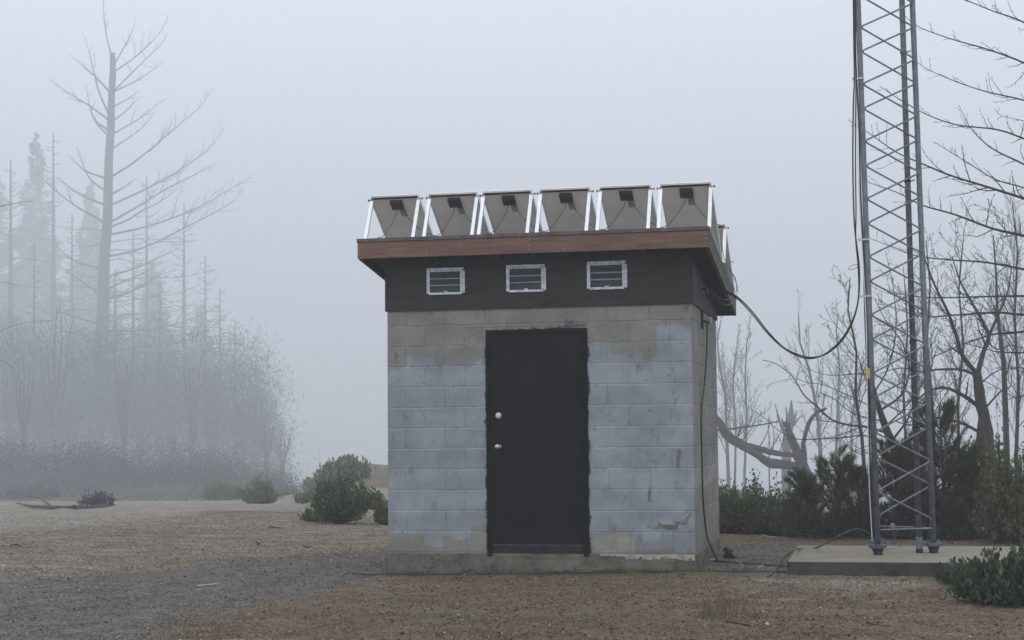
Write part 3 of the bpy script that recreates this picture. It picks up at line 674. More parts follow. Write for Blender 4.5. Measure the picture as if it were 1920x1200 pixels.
for A, Bv, o_ in ((TL, TRt, nf), (TB, TRt, nb_), (TL, TB, Vector((-.018, 0, 0)))):
    m = MB(); m.tube([lp(A, zb_)+o_, lp(Bv, zb_)+o_], .0075, 8); m.build('brace_bar', M['galv_rod'], tower)
m = MB(); m.box((4.86, .60, zb_+.012), (4.90, .63, zb_+.055)); m.tube([(4.88, .615, zb_+.01), (4.9, .60, zb_-.1), (4.95, .58, zb_-.17), (4.9, .55, PH+.12)], .003, 5); m.build('ground_clamp', M['galv_rod'], tower)
m = MB(); yl = onY(1628.5, 700, .445); m.tube([yl-Vector((0, -.024, .05)), yl+Vector((0, .024, .05))], .0295, 12, cap=False); m.build('yellow_tag', M['yellow'], tower)
m = MB()
for y0 in (186, 340, 448, 577, 805, 962):
    c_ = onY(1668+ (y0*.045)+22, y0, .79)
# mast pipe inside the tower
mx = onZ(1723, 1030, PH); mx = Vector((5.128, .765, PH))
mt = onY(1691, 0, .765); lm = (mt.x-mx.x)/(mt.z-PH)
mast = empty('mast_pipe', mx, 'thick galvanised pipe rising inside the lattice tower beside its right leg', 'pipe')
m = MB(); m.tube([mx+Vector((0, 0, .09)), mx+Vector((lm*(HT-PH), 0, HT-PH))], .0285, 14); m.build('pipe', M['galv_dk'], mast, smooth=True)
m = MB(); m.tube([mx+Vector((0, 0, .001)), mx+Vector((0, 0, .04))], .034, 12); m.build('base_boot', M['rust'], mast)
m = MB(); m.lathe(mx+Vector((0, 0, .041)), [(.033, 0), (.033, .09), (.037, .092), (.037, .11), (.030, .112)], 14); m.build('sleeve', M['galv_rod'], mast)
for y0 in (98, 340, 640, 802, 962):
    z = onY(1705, y0, .765).z; m = MB(); c_ = mx+Vector((lm*(z-PH), 0, z-PH)); m.tube([c_-Vector((0, 0, .008)), c_+Vector((0, 0, .008))], .034, 12); m.tube([c_+Vector((.03, 0, 0)), c_+Vector((.07, -.01, .012))], .006, 5); m.build('hose_clamp', M['rust'], mast)
# stand-off clamps on the left leg and cables
for y0 in (148, 450, 556):
    c_ = onY(1612, y0, .47); c_ = lp(TL, c_.z); m = MB(); m.box((c_.x-.072, c_.y-.036, c_.z-.009), (c_.x+.034, c_.y-.028, c_.z+.009)); m.box((c_.x-.082, c_.y-.045, c_.z-.014), (c_.x-.062, c_.y-.02, c_.z+.014)); m.build('cable_clamp', M['galv'], tower, bevel=.002)
dT = depth(Vector((4.68, .44, 1.5)))
for j, (dx, dd, lab) in enumerate(((0, 0, 'upper'), (6, .05, 'lower'))):
    path = [(1335+dx*.3, 541+j*5, dh-.05), (1352, 543+j*3, dh+.0), (1380, 555+j*3, 16.4), (1410, 584+j*5, 16.3), (1440, 622+j*4, 16.2), (1470, 652+j*1.5, 16.1), (1500, 666+j*3, 16.0), (1525, 670+j*2, dT), (1552, 662-j*2, dT), (1580, 637-j*4, dT), (1600, 600-j*4, dT), (1610-j*.5, 556, dT), (1611-j*2, 500, dT), (1605-j*.5, 450, dT), (1601+j*4, 400, dT), (1599+j*5, 300, dT), (1600+j*4.5, 200, dT), (1602+j*3, 148, dT), (1601+j*3, 80, dT), (1600+j*4, 0, dT), (1597+j*4, -120, dT)]
    m = MB(); m.tube(cr(px_path(path), 5), .0062 if j else .0075, 7)
    tag(m.build('coaxial_cable', M['rubber'], None, smooth=True), ('thicker upper' if j == 0 else 'thinner lower') + ' black cable of the pair sagging from hut to tower', 'cable', 'black cables sagging from the hut to the tower')
m = MB(); m.tube(cr([Vector((TL.x-.037+lean*(z-PH)+.004*math.sin(z*5), .45, z)) for z in np.linspace(.15, 9, 28)], 4), .0085, 7)
tag(m.build('riser_cable', M['rubber'], None, smooth=True), 'black cable strapped along the left tower leg down to its foot', 'cable')
m = MB(); m.tube(cr([Vector((TL.x-.046+lean*(z-PH)-.012*math.sin(z*2.1), .438, z)) for z in np.linspace(.10, 4.8, 22)], 4), .0048, 6)  # pale strip added as the rain-wet highlight on the conduit
tag(m.build('conduit_highlight', M['alu'], None, smooth=True), 'thin whitish strip modelling the wet highlight on the conduit along the left tower leg', 'wire')
# little wire ring on the left leg
m = MB(); c_ = onY(1600, 501, .44); m.tube([c_+Vector((.045*math.cos(a), .01*math.sin(a), .022*math.sin(a)+.014*math.cos(a))) for a in np.linspace(0, 6.1, 18)], .0028, 5)
tag(m.build('wire_tie', M['rubber']), 'small oval loop of wire tie left of the tower leg', 'wire')
# pad cable, ground cables
zc = PH+.012
pc = [onY(1632, 983, .42), onY(1605, 990, .4)+Vector((0, 0, 0))]
pts_ = [Vector((4.68, .45, .16)), onY(1605, 992, .35), onY(1560, 1012, .15), onZ(1530, 1027, PH+.008), onZ(1500, 1029, PH+.008), onY(1490, 1030, -.3), onY(1470, 1047, -.5), Vector((3.80, -.62, -.13)), Vector((3.62, -.8, G+.01)), Vector((3.35, -.75, G+.012))]
m = MB(); m.tube(cr(pts_, 6), .008, 7); tag(m.build('ground_cable', M['rubber'], None, smooth=True), 'black cable looping from the tower foot over the pad corner to the gravel', 'cable')
m = MB(); m.tube(cr([onX(1326, 606, W+.03), onX(1325, 660, W+.03), onX(1320, 730, W+.03), onX(1315, 770, W+.03), onX(1316, 860, W+.03), onX(1319, 950, W+.03), onX(1327, 1010, W+.03), onZ(1345, 1050, G+.04), onZ(1352, 1056, G+.01)], 6), .0085, 7)
tag(m.build('drop_cable', M['rubber'], None, smooth=True), 'single black cable hanging down the right side wall of the hut', 'cable')
m = MB(); l_ = [(i, rng.uniform(-.015, .015)) for i in np.linspace(-.3, 3.9, 34)]
m.tube([Vector((x, -.26-.06*math.sin(x*1.4)+d_+(.12 if x > 3.3 else 0)*0, gzz(x, -.3)+.008)) for x, d_ in l_], .0075, 6)
tag(m.build('surface_cable', M['rubber'], None, smooth=True), 'long black cable lying on the gravel across the front of the hut', 'cable')
m = MB(); m.tube([Vector((3.12+i*.11, 1.0-.09*i+.03*math.sin(i*1.7), gzz(3.12+i*.11, 1)+.012)) for i in range(8)], .009, 6)
tag(m.build('surface_cable', M['rubber'], None, smooth=True), 'short black cable on the gravel between the hut side and the pad', 'cable')
m = MB(); m.tube(cr([onZ(x, y, G+.015) for x, y in ((1560, 1083), (1580, 1078), (1610, 1084), (1640, 1086), (1670, 1084), (1700, 1080), (1735, 1081), (1762, 1084))], 5), .011, 6)
tag(m.build('surface_cable', M['rubber'], None, smooth=True), 'black cable lying in front of the concrete pad', 'cable')
# broken black clamp fitting at the hut's right corner
c_ = onZ(1368, 1052, G); m = MB()
m.tube([c_+Vector((-.06, 0, .10)), c_+Vector((-.045, 0, .13)), c_+Vector((0, 0, .07)), c_+Vector((.05, -.02, .03)), c_+Vector((.10, -.05, .01))], [.02, .028, .030, .024, .012], 8)
m.tube([c_+Vector((-.05, .02, .02)), c_+Vector((-.02, 0, .09)), c_+Vector((.03, .02, .11))], [.02, .026, .014], 7); m.box((c_.x-.03, c_.y-.03, c_.z+.0), (c_.x+.03, c_.y+.03, c_.z+.05))
tag(m.build('pipe_fitting', M['rust'], None), 'broken black fitting lying on the ground at the right hut corner', 'fitting')

# ---------------------------------------------------------------- litter on the ground
def stick(px, r, mat, label, name='stick', cat='stick', z=.006):
    m = MB(); pts = [onG(x, y) for x, y in px]; pts = [Vector((p.x, p.y, gzz(p.x, p.y)+z)) for p in pts]
    m.tube(cr(pts, 4), [r*(1-.5*i/(len(cr(pts, 4))-1)) for i in range(len(cr(pts, 4)))], 5); tag(m.build(name, mat), label, cat)
stick([(868, 1078), (885, 1072), (905, 1070), (928, 1073)], .006, M['twig'], 'curved pale straw-coloured stick at the foot of the hut wall, left of the door')
stick([(1128, 1072), (1145, 1067), (1172, 1064)], .008, M['twig'], 'straight pale stick at the foot of the hut wall, right of the door')
stick([(370, 1089), (390, 1087), (412, 1085)], .011, M['ceramic'], 'short white strip lying on the dark gravel left of the hut', 'plastic_strip', 'strip')
stick([(1310, 1057), (1330, 1056), (1350, 1052)], .014, M['twig'], 'pale weathered stick at the base of the right hut corner')
stick([(1378, 1056), (1386, 1062), (1393, 1068)], .016, M['twig'], 'short thick pale stick in front of the black fitting')
stick([(1420, 1072), (1432, 1066), (1445, 1062)], .013, M['twig'], 'pale stick beside the left end of the concrete pad')
stick([(1423, 1000), (1437, 1008), (1455, 1010), (1475, 1010)], .014, M['twig'], 'long thin branch on the ground behind the pad, below the shrubs')
stick([(1625, 1173), (1645, 1178), (1670, 1179)], .007, M['bark'], 'thin dark twig on the gravel at the lower right')
stick([(480, 1010), (484, 1016), (487, 1014), (495, 1012)], .012, M['bark'], 'small upright dead twig on the tan gravel at left')
stick([(568, 1019), (574, 1023), (585, 1023)], .014, M['bark'], 'small dark twig on the tan gravel below the front shrub')
stick([(505, 991), (520, 992), (530, 992)], .012, M['bark'], 'thin dark stick on the gravel left of the front shrub')
stick([(20, 1028), (30, 1026), (40, 1029)], .014, M['bark'], 'dark stick on the gravel at the far left')
stick([(1362, 1182), (1380, 1184), (1405, 1188)], .012, M['bark'], 'dark flat stick below the dry grass tuft')
stick([(215, 1187), (224, 1184), (230, 1181)], .007, M['twig'], 'tiny pale stick in the lower left gravel')
stick([(640, 1078), (655, 1070), (690, 1075), (720, 1073)], .006, M['bark_g'], 'thin bent twig on the gravel just left of the hut corner')
c_ = onZ(1190, 1163, G); m = MB(); m.add([c_+Vector(v) for v in ((-.045, 0, .004), (.04, -.03, .006), (.05, .06, .012), (-.01, .09, .03), (0, .03, .045))], [(0, 1, 4), (1, 2, 4), (2, 3, 4), (3, 0, 4), (0, 3, 2, 1)])
tag(m.build('dark_stone', M['rust']), 'small dark angular stone on the brown gravel in front of the hut', 'stone')
r2 = np.random.default_rng(31); NL = 2600; dl = 10+14*r2.random(NL)**1.3; ul = r2.uniform(-20, 1940, NL); lx = CAM.x+dl*(FWD.x+RT.x*(ul-960)/F); ly = CAM.y+dl*(FWD.y+RT.y*(ul-960)/F)
kp_ = ~((lx > -.05) & (lx < 3.1) & (ly > -.05)) & ~((lx > 3.85) & (ly > -.5)) & ((ly < 1) | (lx < -.1)) & (r2.random(NL) < np.where(ul > 700, 1, .45)); lx, ly = lx[kp_], ly[kp_]
PL = np.stack([lx, ly, gz(lx, ly)+.012], 1); DL = np.stack([r2.normal(0, 1, len(lx)), r2.normal(0, 1, len(lx)), r2.uniform(-.05, .35, len(lx))], 1)
M['litter'] = leaf_mat('dead_leaf', (.03, .021, .015), (.12, .085, .055), (.22, .18, .12))
o = quads_build('leaf_litter', leaves_at(PL, DL, .035, r2, .45, .15), M['litter'], None) 
tag(o, 'small dead leaves and bits of bark littering the gravel', 'leaf litter', kind='stuff')
# fallen branch far left
m = MB()
m.tube([Vector((p.x, p.y, gzz(p.x, p.y)+.06)) for p in [onG(x, y) for x, y in ((30, 947), (60, 954), (100, 957), (140, 957), (175, 955), (215, 949))]], [.02, .04, .05, .05, .045, .03], 6)
m.tube([onG(100, 957)+Vector((0, 0, .06)), onG(75, 950)+Vector((0, 0, .25)), onG(55, 947)+Vector((0, 0, .3))], [.03, .02, .01], 5)
m.tube([onG(140, 957)+Vector((0, 0, .06)), onG(160, 950)+Vector((0, 0, .12)), onG(185, 950)+Vector((0, 0, .16))], [.03, .02, .01], 5)
tag(m.build('fallen_branch', M['bark_g']), 'long fallen dead branch lying on the pale sand at far left', 'branch')

# ---------------------------------------------------------------- grass tufts and weeds
def blades(m, x, y, n, h, spread, r2):
    for i in range(n):
        a = r2.random()*6.28; d_ = spread*r2.random()**.6; bx, by = x+d_*math.cos(a), y+d_*math.sin(a)*.7; hh = h*r2.uniform(.4, 1.1); lx, ly = r2.gauss(0, .25)*hh, r2.gauss(0, .25)*hh
        z = gzz(bx, by)-.005; w = .0022+.0015*r2.random(); c, s_ = math.cos(a*3)*w, math.sin(a*3)*w
        m.add([(bx-c, by-s_, z), (bx+c, by+s_, z), (bx+lx*.4+c*.7, by+ly*.4+s_*.7, z+hh*.6), (bx+lx*.4-c*.7, by+ly*.4-s_*.7, z+hh*.6), (bx+lx, by+ly, z+hh)], [(0, 1, 2, 3), (3, 2, 4)])
def tuft(px, py, n, h, spread, mat, label, name='grass_tuft'):
    p = onZ(px, py, G); m = MB(); blades(m, p.x, p.y, n, h, spread, random.Random(int(px*7+py))); tag(m.build(name, mat), label, 'grass', 'dry grass tufts on the gravel')
tuft(1345, 1172, 70, .22, .16, M['straw'], 'thin tall dry grass tuft in the lower right foreground')
tuft(1372, 1134, 130, .06, .17, M['straw'], 'dense low dry grass clump on the gravel right of the hut')
tuft(1392, 1165, 30, .15, .12, M['straw'], 'sparse dry grass stalks just right of the tall foreground tuft')
tuft(242, 1062, 40, .10, .15, M['straw'], 'faint dry weed tuft on the tan gravel at left')
tuft(738, 1068, 60, .18, .12, M['straw'], 'dry weed leaning against the left front corner of the hut')
m = MB(); r2 = random.Random(5)
for i in range(60):
    x = r2.uniform(-.1, 3.7); y = r2.uniform(-.30, -.03) if x < 3.1 else r2.uniform(-.3, .1)
    if r2.random() < (.9 if x > 1.6 else .5): blades(m, x, y, 30, .035, .13, r2)
tag(m.build('mossy_grass', M['mossg']), 'short moss and grass growing along the foot of the hut wall', 'grass', kind='stuff')
m = MB(); r2 = random.Random(15)
for i in range(420):
    d = 10.4+16*r2.random()**1.5; X = r2.uniform(0, 1920); p = CAM+ray(X, 817)*d
    if (-.1 < p.x < 3.2 and p.y > -.05) or (3.8 < p.x and p.y > -.55): continue
    blades(m, p.x, p.y, r2.randint(3, 14), r2.uniform(.02, .06), .05+.15*r2.random(), r2)
tag(m.build('scattered_dry_grass', M['straw']), 'scattered short dry grass over the gravel', 'grass', kind='stuff')

# ---------------------------------------------------------------- vegetation builders
def shrub(px, ybase, ytop, wpx, shoots, leaf, label, mat='leaf', per=26, group='green shrubs behind the hut and the pad', name='shrub', base=None, asp=.55, seed=None, round_=.5, lean=0, lo=.3, zoff=0, cat='shrub', base_w=.25, dm=.93):
    r = np.random.default_rng(seed if seed is not None else int(px*13+ytop)); rr_ = random.Random(int(px*5+ytop))
    p = onG(px, ybase) if base is None else base
    p = Vector((p.x, p.y, gzz(p.x, p.y)+zoff)); dp = depth(p)
    # height in metres from the pixel extent at this distance
    tp = CAM+ray(px, ytop)*(dp/1.0); h = max(tp.z-p.z, .15); w = wpx/F*dp/2
    t = empty(name, p, label, cat, group); P = []; Dn = []; st = MB()
    for i in range(shoots):
        a = r.uniform(0, 2*math.pi); e = r.uniform(0, 1)**round_; rad = e*w*(1+.12*math.sin(3*a+px))
        hh = h*math.sqrt(max(0, 1-(e*dm)**2))*r.uniform(.55, 1.0)
        hh *= .74+.26*math.sin(3.1*a+px)*math.sin(7*e+px*.7)+.12*math.sin(7*a+px*1.3)
        if r.random() < .14: hh *= 1.28
        base_p = np.array(p)+np.array([math.cos(a)*rad*base_w, math.sin(a)*rad*base_w, 0])
        tip = np.array(p)+np.array([math.cos(a)*rad+lean*h*.2, math.sin(a)*rad, max(hh, .05)])
        mid = (base_p+tip)/2+np.array([math.cos(a)*rad*.3, math.sin(a)*rad*.3, -hh*.12])
        if i % 2 == 0 or shoots < 80: st.tube([base_p, mid, tip], [.006*dp/20, .004*dp/20, .0018*dp/20], 3, cap=False)
        k = int(per*r.uniform(.5, 1.0)); tt = lo+(1-lo)*r.uniform(0, 1, k)**.75
        q = (1-tt)[:, None]**2*base_p+2*((1-tt)*tt)[:, None]*mid+(tt**2)[:, None]*tip
        dr_ = (tip-mid)/(np.linalg.norm(tip-mid)+1e-9)
        q += r.normal(0, leaf*.55, (k, 3)); P.append(q); Dn.append(np.tile(dr_+np.array([0, 0, .5]), (k, 1)))
    P = np.concatenate(P); Dn = np.concatenate(Dn); ok = P[:, 2] > gz(P[:, 0], P[:, 1])+.01
    quads_build('foliage', leaves_at(P[ok], Dn[ok], leaf, r, asp), M[mat], t); st.build('stems', M['bark'], t)
    return t
def pine(px, ybase, ytop, wpx, label, n_wh=9, seed=1, base=None, dens=1.0, group='young pines behind the concrete pad', nl=.10):
    r = np.random.default_rng(seed); p = onG(px, ybase) if base is None else base; p = Vector((p.x, p.y, gzz(p.x, p.y))); dp = depth(p)
    h = (CAM+ray(px, ytop)*dp).z-p.z; w = wpx/F*dp/2; t = empty('young_pine', p, label, 'pine', group); st = MB(); P = []; Dn = []
    st.tube([p, p+Vector((.02, 0, h*.5)), p+Vector((0, .01, h))], [.022, .014, .004], 6)
    def needles(a, b, k, l0):
        tt = r.uniform(l0, 1, k)[:, None]; q = np.array(a)*(1-tt)+np.array(b)*tt; P.append(q+r.normal(0, .008, (k, 3))); d = np.array(b)-np.array(a); d /= np.linalg.norm(d)+1e-9; Dn.append(np.tile(d*.9, (k, 1)))
    dens *= .75
    needles(p+Vector((0, 0, h*.6)), p+Vector((0, 0, h)), int(200*dens), 0)
    for i in range(n_wh):
        f_ = .06+.86*i/n_wh; z = h*f_; L = w*(1.12-f_*.85)
        for k in range(r.integers(3, 6)):
            a = r.uniform(0, 6.28); up_ = L*(.75+.6*f_)*r.uniform(.7, 1.2); l = L*r.uniform(.6, 1.1)
            q0 = p+Vector((0, 0, z)); q2 = q0+Vector((math.cos(a)*l, math.sin(a)*l, up_)); q1 = (q0+q2)/2-Vector((0, 0, up_*.18))
            st.tube([q0, q1, q2], [.008, .006, .003], 3, cap=False); needles(q0, q1, int(50*dens), .3); needles(q1, q2, int(110*dens), 0)
            for s_ in range(3):
                u = r.uniform(.35, .9); c0 = q1+(q2-q1)*u if u > .5 else q0+(q1-q0)*(u*2); a2 = a+r.choice([-1, 1])*r.uniform(.5, .9); c1 = c0+Vector((math.cos(a2)*l*.4, math.sin(a2)*l*.4, up_*.35))
                st.tube([c0, c1], [.004, .002], 3, cap=False); needles(c0, c1, int(60*dens), .2)
    P = np.concatenate(P); Dn = np.concatenate(Dn)
    quads_build('needles', leaves_at(P, Dn+np.array([0, 0, .25]), nl, r, .06, .42), M['needle'], t); st.build('trunk', M['bark'], t)

class Twigs:
    def __init__(s, seed): s.m = MB(); s.r = random.Random(seed)
    def limb(s, pts, r0, r1, lvl=2, every=.25, lf=.45, up=.35, ang=(25, 60), tmin=.15, rmin=.0025, sub=1.0, n=None, flat=1.0, cont=3):
        r = s.r; pts = [Vector(p) for p in pts]
        pp = cr(pts, 4) if len(pts) > 2 else pts
        k = len(pp); acc = [0]
        for i in range(1, k): acc.append(acc[-1]+(pp[i]-pp[i-1]).length)
        L = acc[-1]
        if L < 1e-4: return
        ra = [max(rmin, r0+(r1-r0)*(a/L)) for a in acc]
        sides = n or (7 if r0 > .05 else 5 if r0 > .012 else 3)
        s.m.tube(pp, ra, sides, cap=sides > 3)
        if lvl <= 0: return
        cnt = max(1, int(L*(1-tmin)/every*r.uniform(.8, 1.2))); side = r.choice([-1, 1])
        for i in range(cnt):
            t = tmin+(1-tmin)*(i+r.random())/cnt; a = t*L; j = max(0, min(k-2, sum(1 for q in acc if q < a)-1))
            u = (a-acc[j])/max(1e-6, acc[j+1]-acc[j]); c = pp[j].lerp(pp[j+1], min(1, max(0, u))); d = (pp[j+1]-pp[j]).normalized()
            ln = max(L*lf*(1.15-t*.8)*r.uniform(.45, 1.2), L*.04)
            s.twig(c, d, ln, ra[j]*.55, lvl-1, every*.55, lf, up, ang, rmin, flat)
    def twig(s, c, d, ln, r0, lvl, every, lf, up, ang, rmin, flat=1.0):
        r = s.r
        axv = d.orthogonal().normalized(); axv.rotate(Matrix.Rotation(r.uniform(0, 6.283), 3, d)); dd = d.copy(); dd.rotate(Matrix.Rotation(R(r.uniform(*ang)), 3, axv))
        dd.z += up*r.uniform(.1, .6); dd.normalize(); seg = 4 if lvl > 0 else 3; pts = [c]; cur = dd
        for q in range(seg):
            cur = (cur+Vector((r.gauss(0, .17), r.gauss(0, .17)*flat, r.gauss(0, .15)+up*.22))).normalized(); pts.append(pts[-1]+cur*(ln/seg))
        rr = [max(rmin, r0*(1-.75*i/seg)) for i in range(seg+1)]
        s.m.tube(pts, rr, 3 if r0 < .02 else 5, cap=False)
        if lvl > 0:
            cnt = max(2, min(9, int(ln/every)))
            for i in range(cnt):
                t = .2+.8*(i+r.random())/cnt; j = min(seg-1, int(t*seg)); cc = pts[j].lerp(pts[j+1], t*seg-j)
                s.twig(cc, (pts[j+1]-pts[j]).normalized(), ln*lf*r.uniform(.5, 1.1)*(1.2-t*.6), rr[j]*.6, lvl-1, every*.6, lf, up, ang, rmin, flat)
def pxl(pts, D, drift=0.0):
    n = len(pts); return [atD(x, y, D+drift*i/max(1, n-1)) for i, (x, y) in enumerate(pts)]

# ---------------------------------------------------------------- right side: snag with long boughs
def snag_right():
    D0 = 27.0; base = atD(1990, 1000, D0); base.z = gzz(base.x, base.y)-.3
    t = empty('dead_conifer', base, 'dead conifer past the right edge, long bare boughs reaching left behind the tower', 'tree', 'bare dead trees on the right')
    m = MB(); m.tube([base, atD(1985, 700, D0), atD(1978, 300, D0), atD(1972, 0, D0), atD(1966, -250, D0)], [.26, .22, .17, .13, .09], 10); m.build('trunk', M['bark'], t, smooth=True)
    T_ = Twigs(3)
    B_ = [([(1975, 60), (1920, 42), (1860, 20), (1800, -4), (1740, -22)], .020), ([(1975, 132), (1920, 118), (1850, 92), (1780, 72), (1718, 48), (1690, 22)], .022),
          ([(1975, 196), (1920, 188), (1850, 172), (1790, 152), (1740, 130), (1718, 115)], .018), ([(1978, 270), (1920, 260), (1870, 243), (1800, 235), (1750, 220), (1700, 195), (1650, 162)], .022),
          ([(1978, 330), (1920, 308), (1860, 278), (1820, 240), (1798, 198)], .022), ([(1978, 385), (1920, 372), (1850, 350), (1780, 328), (1725, 305), (1680, 285), (1630, 250), (1592, 226)], .032),
          ([(1978, 368), (1920, 352), (1870, 338), (1830, 315), (1790, 290), (1752, 266)], .018), ([(1978, 455), (1920, 442), (1860, 428), (1790, 402), (1730, 385), (1680, 360), (1622, 340)], .034),
          ([(1978, 515), (1920, 505), (1850, 492), (1780, 487), (1720, 480), (1680, 465), (1625, 445)], .026), ([(1978, 553), (1920, 555), (1850, 556), (1780, 558), (1720, 556), (1660, 545)], .026),
          ([(1978, 590), (1917, 590), (1872, 586), (1818, 589), (1786, 591), (1732, 594), (1690, 582), (1640, 560)], .030), ([(1978, 612), (1920, 622), (1867, 626), (1836, 635), (1800, 648), (1741, 673), (1700, 690)], .026),
          ([(1978, 660), (1920, 661), (1872, 660), (1845, 653), (1809, 644), (1782, 644)], .022), ([(1978, 692), (1920, 690), (1872, 690)], .018), ([(1978, 222), (1930, 228), (1880, 218), (1865, 205)], .010), ([(1978, 745), (1920, 742), (1880, 752)], .015)]
    for i, (pt, r0) in enumerate(B_):
        dr_ = T_.r.uniform(-1.6, 1.6); pts = pxl(pt, D0, dr_); pts[0] = Vector((base.x, base.y, pts[0].z))
        T_.limb(pts, r0*.9, .004, 2, .14, .17, .4, (20, 65), .2, .0030)
    T_.m.build('boughs', M['bark'], t)
snag_right()
def oak():
    D0 = 31.0; c = atD(1848, 960, D0); c.z = gzz(c.x, c.y)-.3
    t = empty('bare_oak', c, 'dark bare oak with a forked trunk right of the tower', 'tree', 'bare dead trees on the right')
    m = MB(); m.tube(cr([c]+pxl([(1847, 810), (1840, 761), (1835, 725), (1831, 698)], D0), 4), [.16]*5+[.11]*4+[.10]*4+[.085]*4, 9); m.build('trunk', M['bark'], t, smooth=True)
    T_ = Twigs(9)
    for pt, r0, r1, dr_ in (([(1831, 700), (1804, 666), (1793, 630), (1777, 585), (1755, 540), (1739, 500), (1728, 462)], .062, .012, -1.0), ([(1834, 697), (1845, 657), (1854, 630), (1840, 599), (1822, 567), (1800, 527), (1785, 480)], .066, .012, .8),
                            ([(1855, 628), (1872, 590), (1890, 545), (1897, 500)], .045, .012, .6), ([(1836, 763), (1809, 743), (1773, 727), (1741, 734), (1712, 757)], .060, .02, -.8), ([(1831, 703), (1800, 693), (1755, 693), (1732, 698), (1690, 690), (1650, 700)], .036, .01, .5),
                            ([(1845, 768), (1876, 734), (1894, 725), (1897, 700)], .03, .01, .4), ([(1845, 815), (1800, 792), (1746, 783), (1710, 797), (1680, 790)], .045, .015, -.5), ([(1850, 640), (1870, 655), (1895, 648), (1930, 655)], .02, .008, .3), ([(1838, 720), (1862, 700), (1890, 690), (1925, 700)], .02, .008, -.3)):
        T_.limb(pxl(pt, D0, dr_), r0*.78, r1*.7, 3, .26, .30, .30, (25, 65), .15, .0032)
    T_.m.build('branches', M['bark'], t)
oak()
def thin_tree(px, D0, pts, r0, label, seed, mat='bark', lvl=3, every=.5, lf=.4, name='bare_tree', group='bare dead trees on the right', extra=(), up=.35, rmin=.004, ang=(18, 48)):
    P0 = pxl(pts, D0); b = P0[0].copy(); gg = gzz(b.x, b.y); b2 = Vector((b.x, b.y, min(gg-.2, b.z-.1)))
    t = empty(name, b2, label, 'tree', group); m = MB(); k = len(P0)
    m.tube([b2]+P0, [r0*1.25]+[r0*(1-.8*i/(k-1)) for i in range(k)], 7); m.build('trunk', M[mat], t, smooth=True)
    T_ = Twigs(seed); T_.limb(P0, r0*.6, r0*.15, lvl, every, lf, up, ang, .12, rmin)
    for e_, re in extra: T_.limb(pxl(e_, D0, T_.r.uniform(-1, 1)), re*.72, re*.18, lvl, every*.62, lf*.85, up, (25, 65), .1, rmin)
    T_.m.build('branches', M[mat], t)
thin_tree(1885, 38, [(1886, 800), (1882, 680), (1876, 635), (1870, 590), (1868, 520), (1862, 440)], .07, 'thin straight bare tree at the right edge behind the forked oak', 21, every=.6)
# leaning tree behind the tower with wiry branches reaching left
thin_tree(1668, 29, [(1692, 900), (1680, 850), (1660, 800), (1648, 765), (1640, 735), (1632, 700)], .10, 'leaning dead tree behind the left tower leg with wiry branches reaching left', 22, every=.35, lf=.35, up=.2, rmin=.0032, ang=(30, 70), extra=(
    ([(1665, 812), (1623, 800), (1593, 797), (1560, 787), (1533, 763), (1507, 740), (1487, 707), (1457, 683), (1430, 675)], .032), ([(1680, 840), (1623, 817), (1587, 820), (1533, 823), (1493, 823), (1460, 807), (1433, 783), (1407, 767)], .022),
    ([(1650, 770), (1587, 740), (1545, 722), (1513, 717), (1487, 710), (1443, 720)], .016), ([(1640, 735), (1623, 703), (1583, 703), (1550, 703), (1517, 693)], .018), ([(1655, 790), (1600, 775), (1560, 745), (1540, 737), (1543, 717)], .018),
    ([(1670, 830), (1700, 790), (1712, 765), (1735, 745)], .035), ([(1650, 770), (1690, 740), (1705, 690), (1690, 640), (1660, 600), (1640, 560)], .03), ([(1645, 755), (1620, 700), (1600, 650), (1560, 600), (1545, 570)], .018),
    ([(1668, 820), (1640, 850), (1600, 845), (1580, 865)], .018), ([(1660, 800), (1700, 760), (1740, 700), (1760, 640)], .024), ([(1640, 735), (1665, 690), (1680, 620), (1675, 540), (1660, 470)], .022)))
for i, (D0, pts, r0, lab) in enumerate((
    (38, [(1622, 900), (1616, 820), (1604, 740), (1606, 660), (1590, 580), (1594, 520)], .05, 'twiggy bare tree hugging the left side of the tower'),
    (40, [(1752, 880), (1748, 760), (1738, 640), (1744, 540), (1736, 450)], .05, 'twiggy bare tree just right of the right tower leg'),
    (42, [(1798, 880), (1796, 760), (1806, 650), (1798, 540), (1808, 430)], .05, 'twiggy bare tree between the tower and the forked oak'),
    (40, [(1905, 860), (1910, 720), (1902, 600), (1908, 470), (1898, 380)], .05, 'twiggy bare tree at the right edge behind the yellow-green shrub'),
    (44, [(1700, 860), (1694, 740), (1702, 620), (1694, 500)], .045, 'twiggy bare tree seen inside the tower lattice'))):
    thin_tree(0, D0, pts, r0, lab, 140+i, 'bark', 3, .22, .36, up=.3, rmin=.0042, ang=(25, 60))
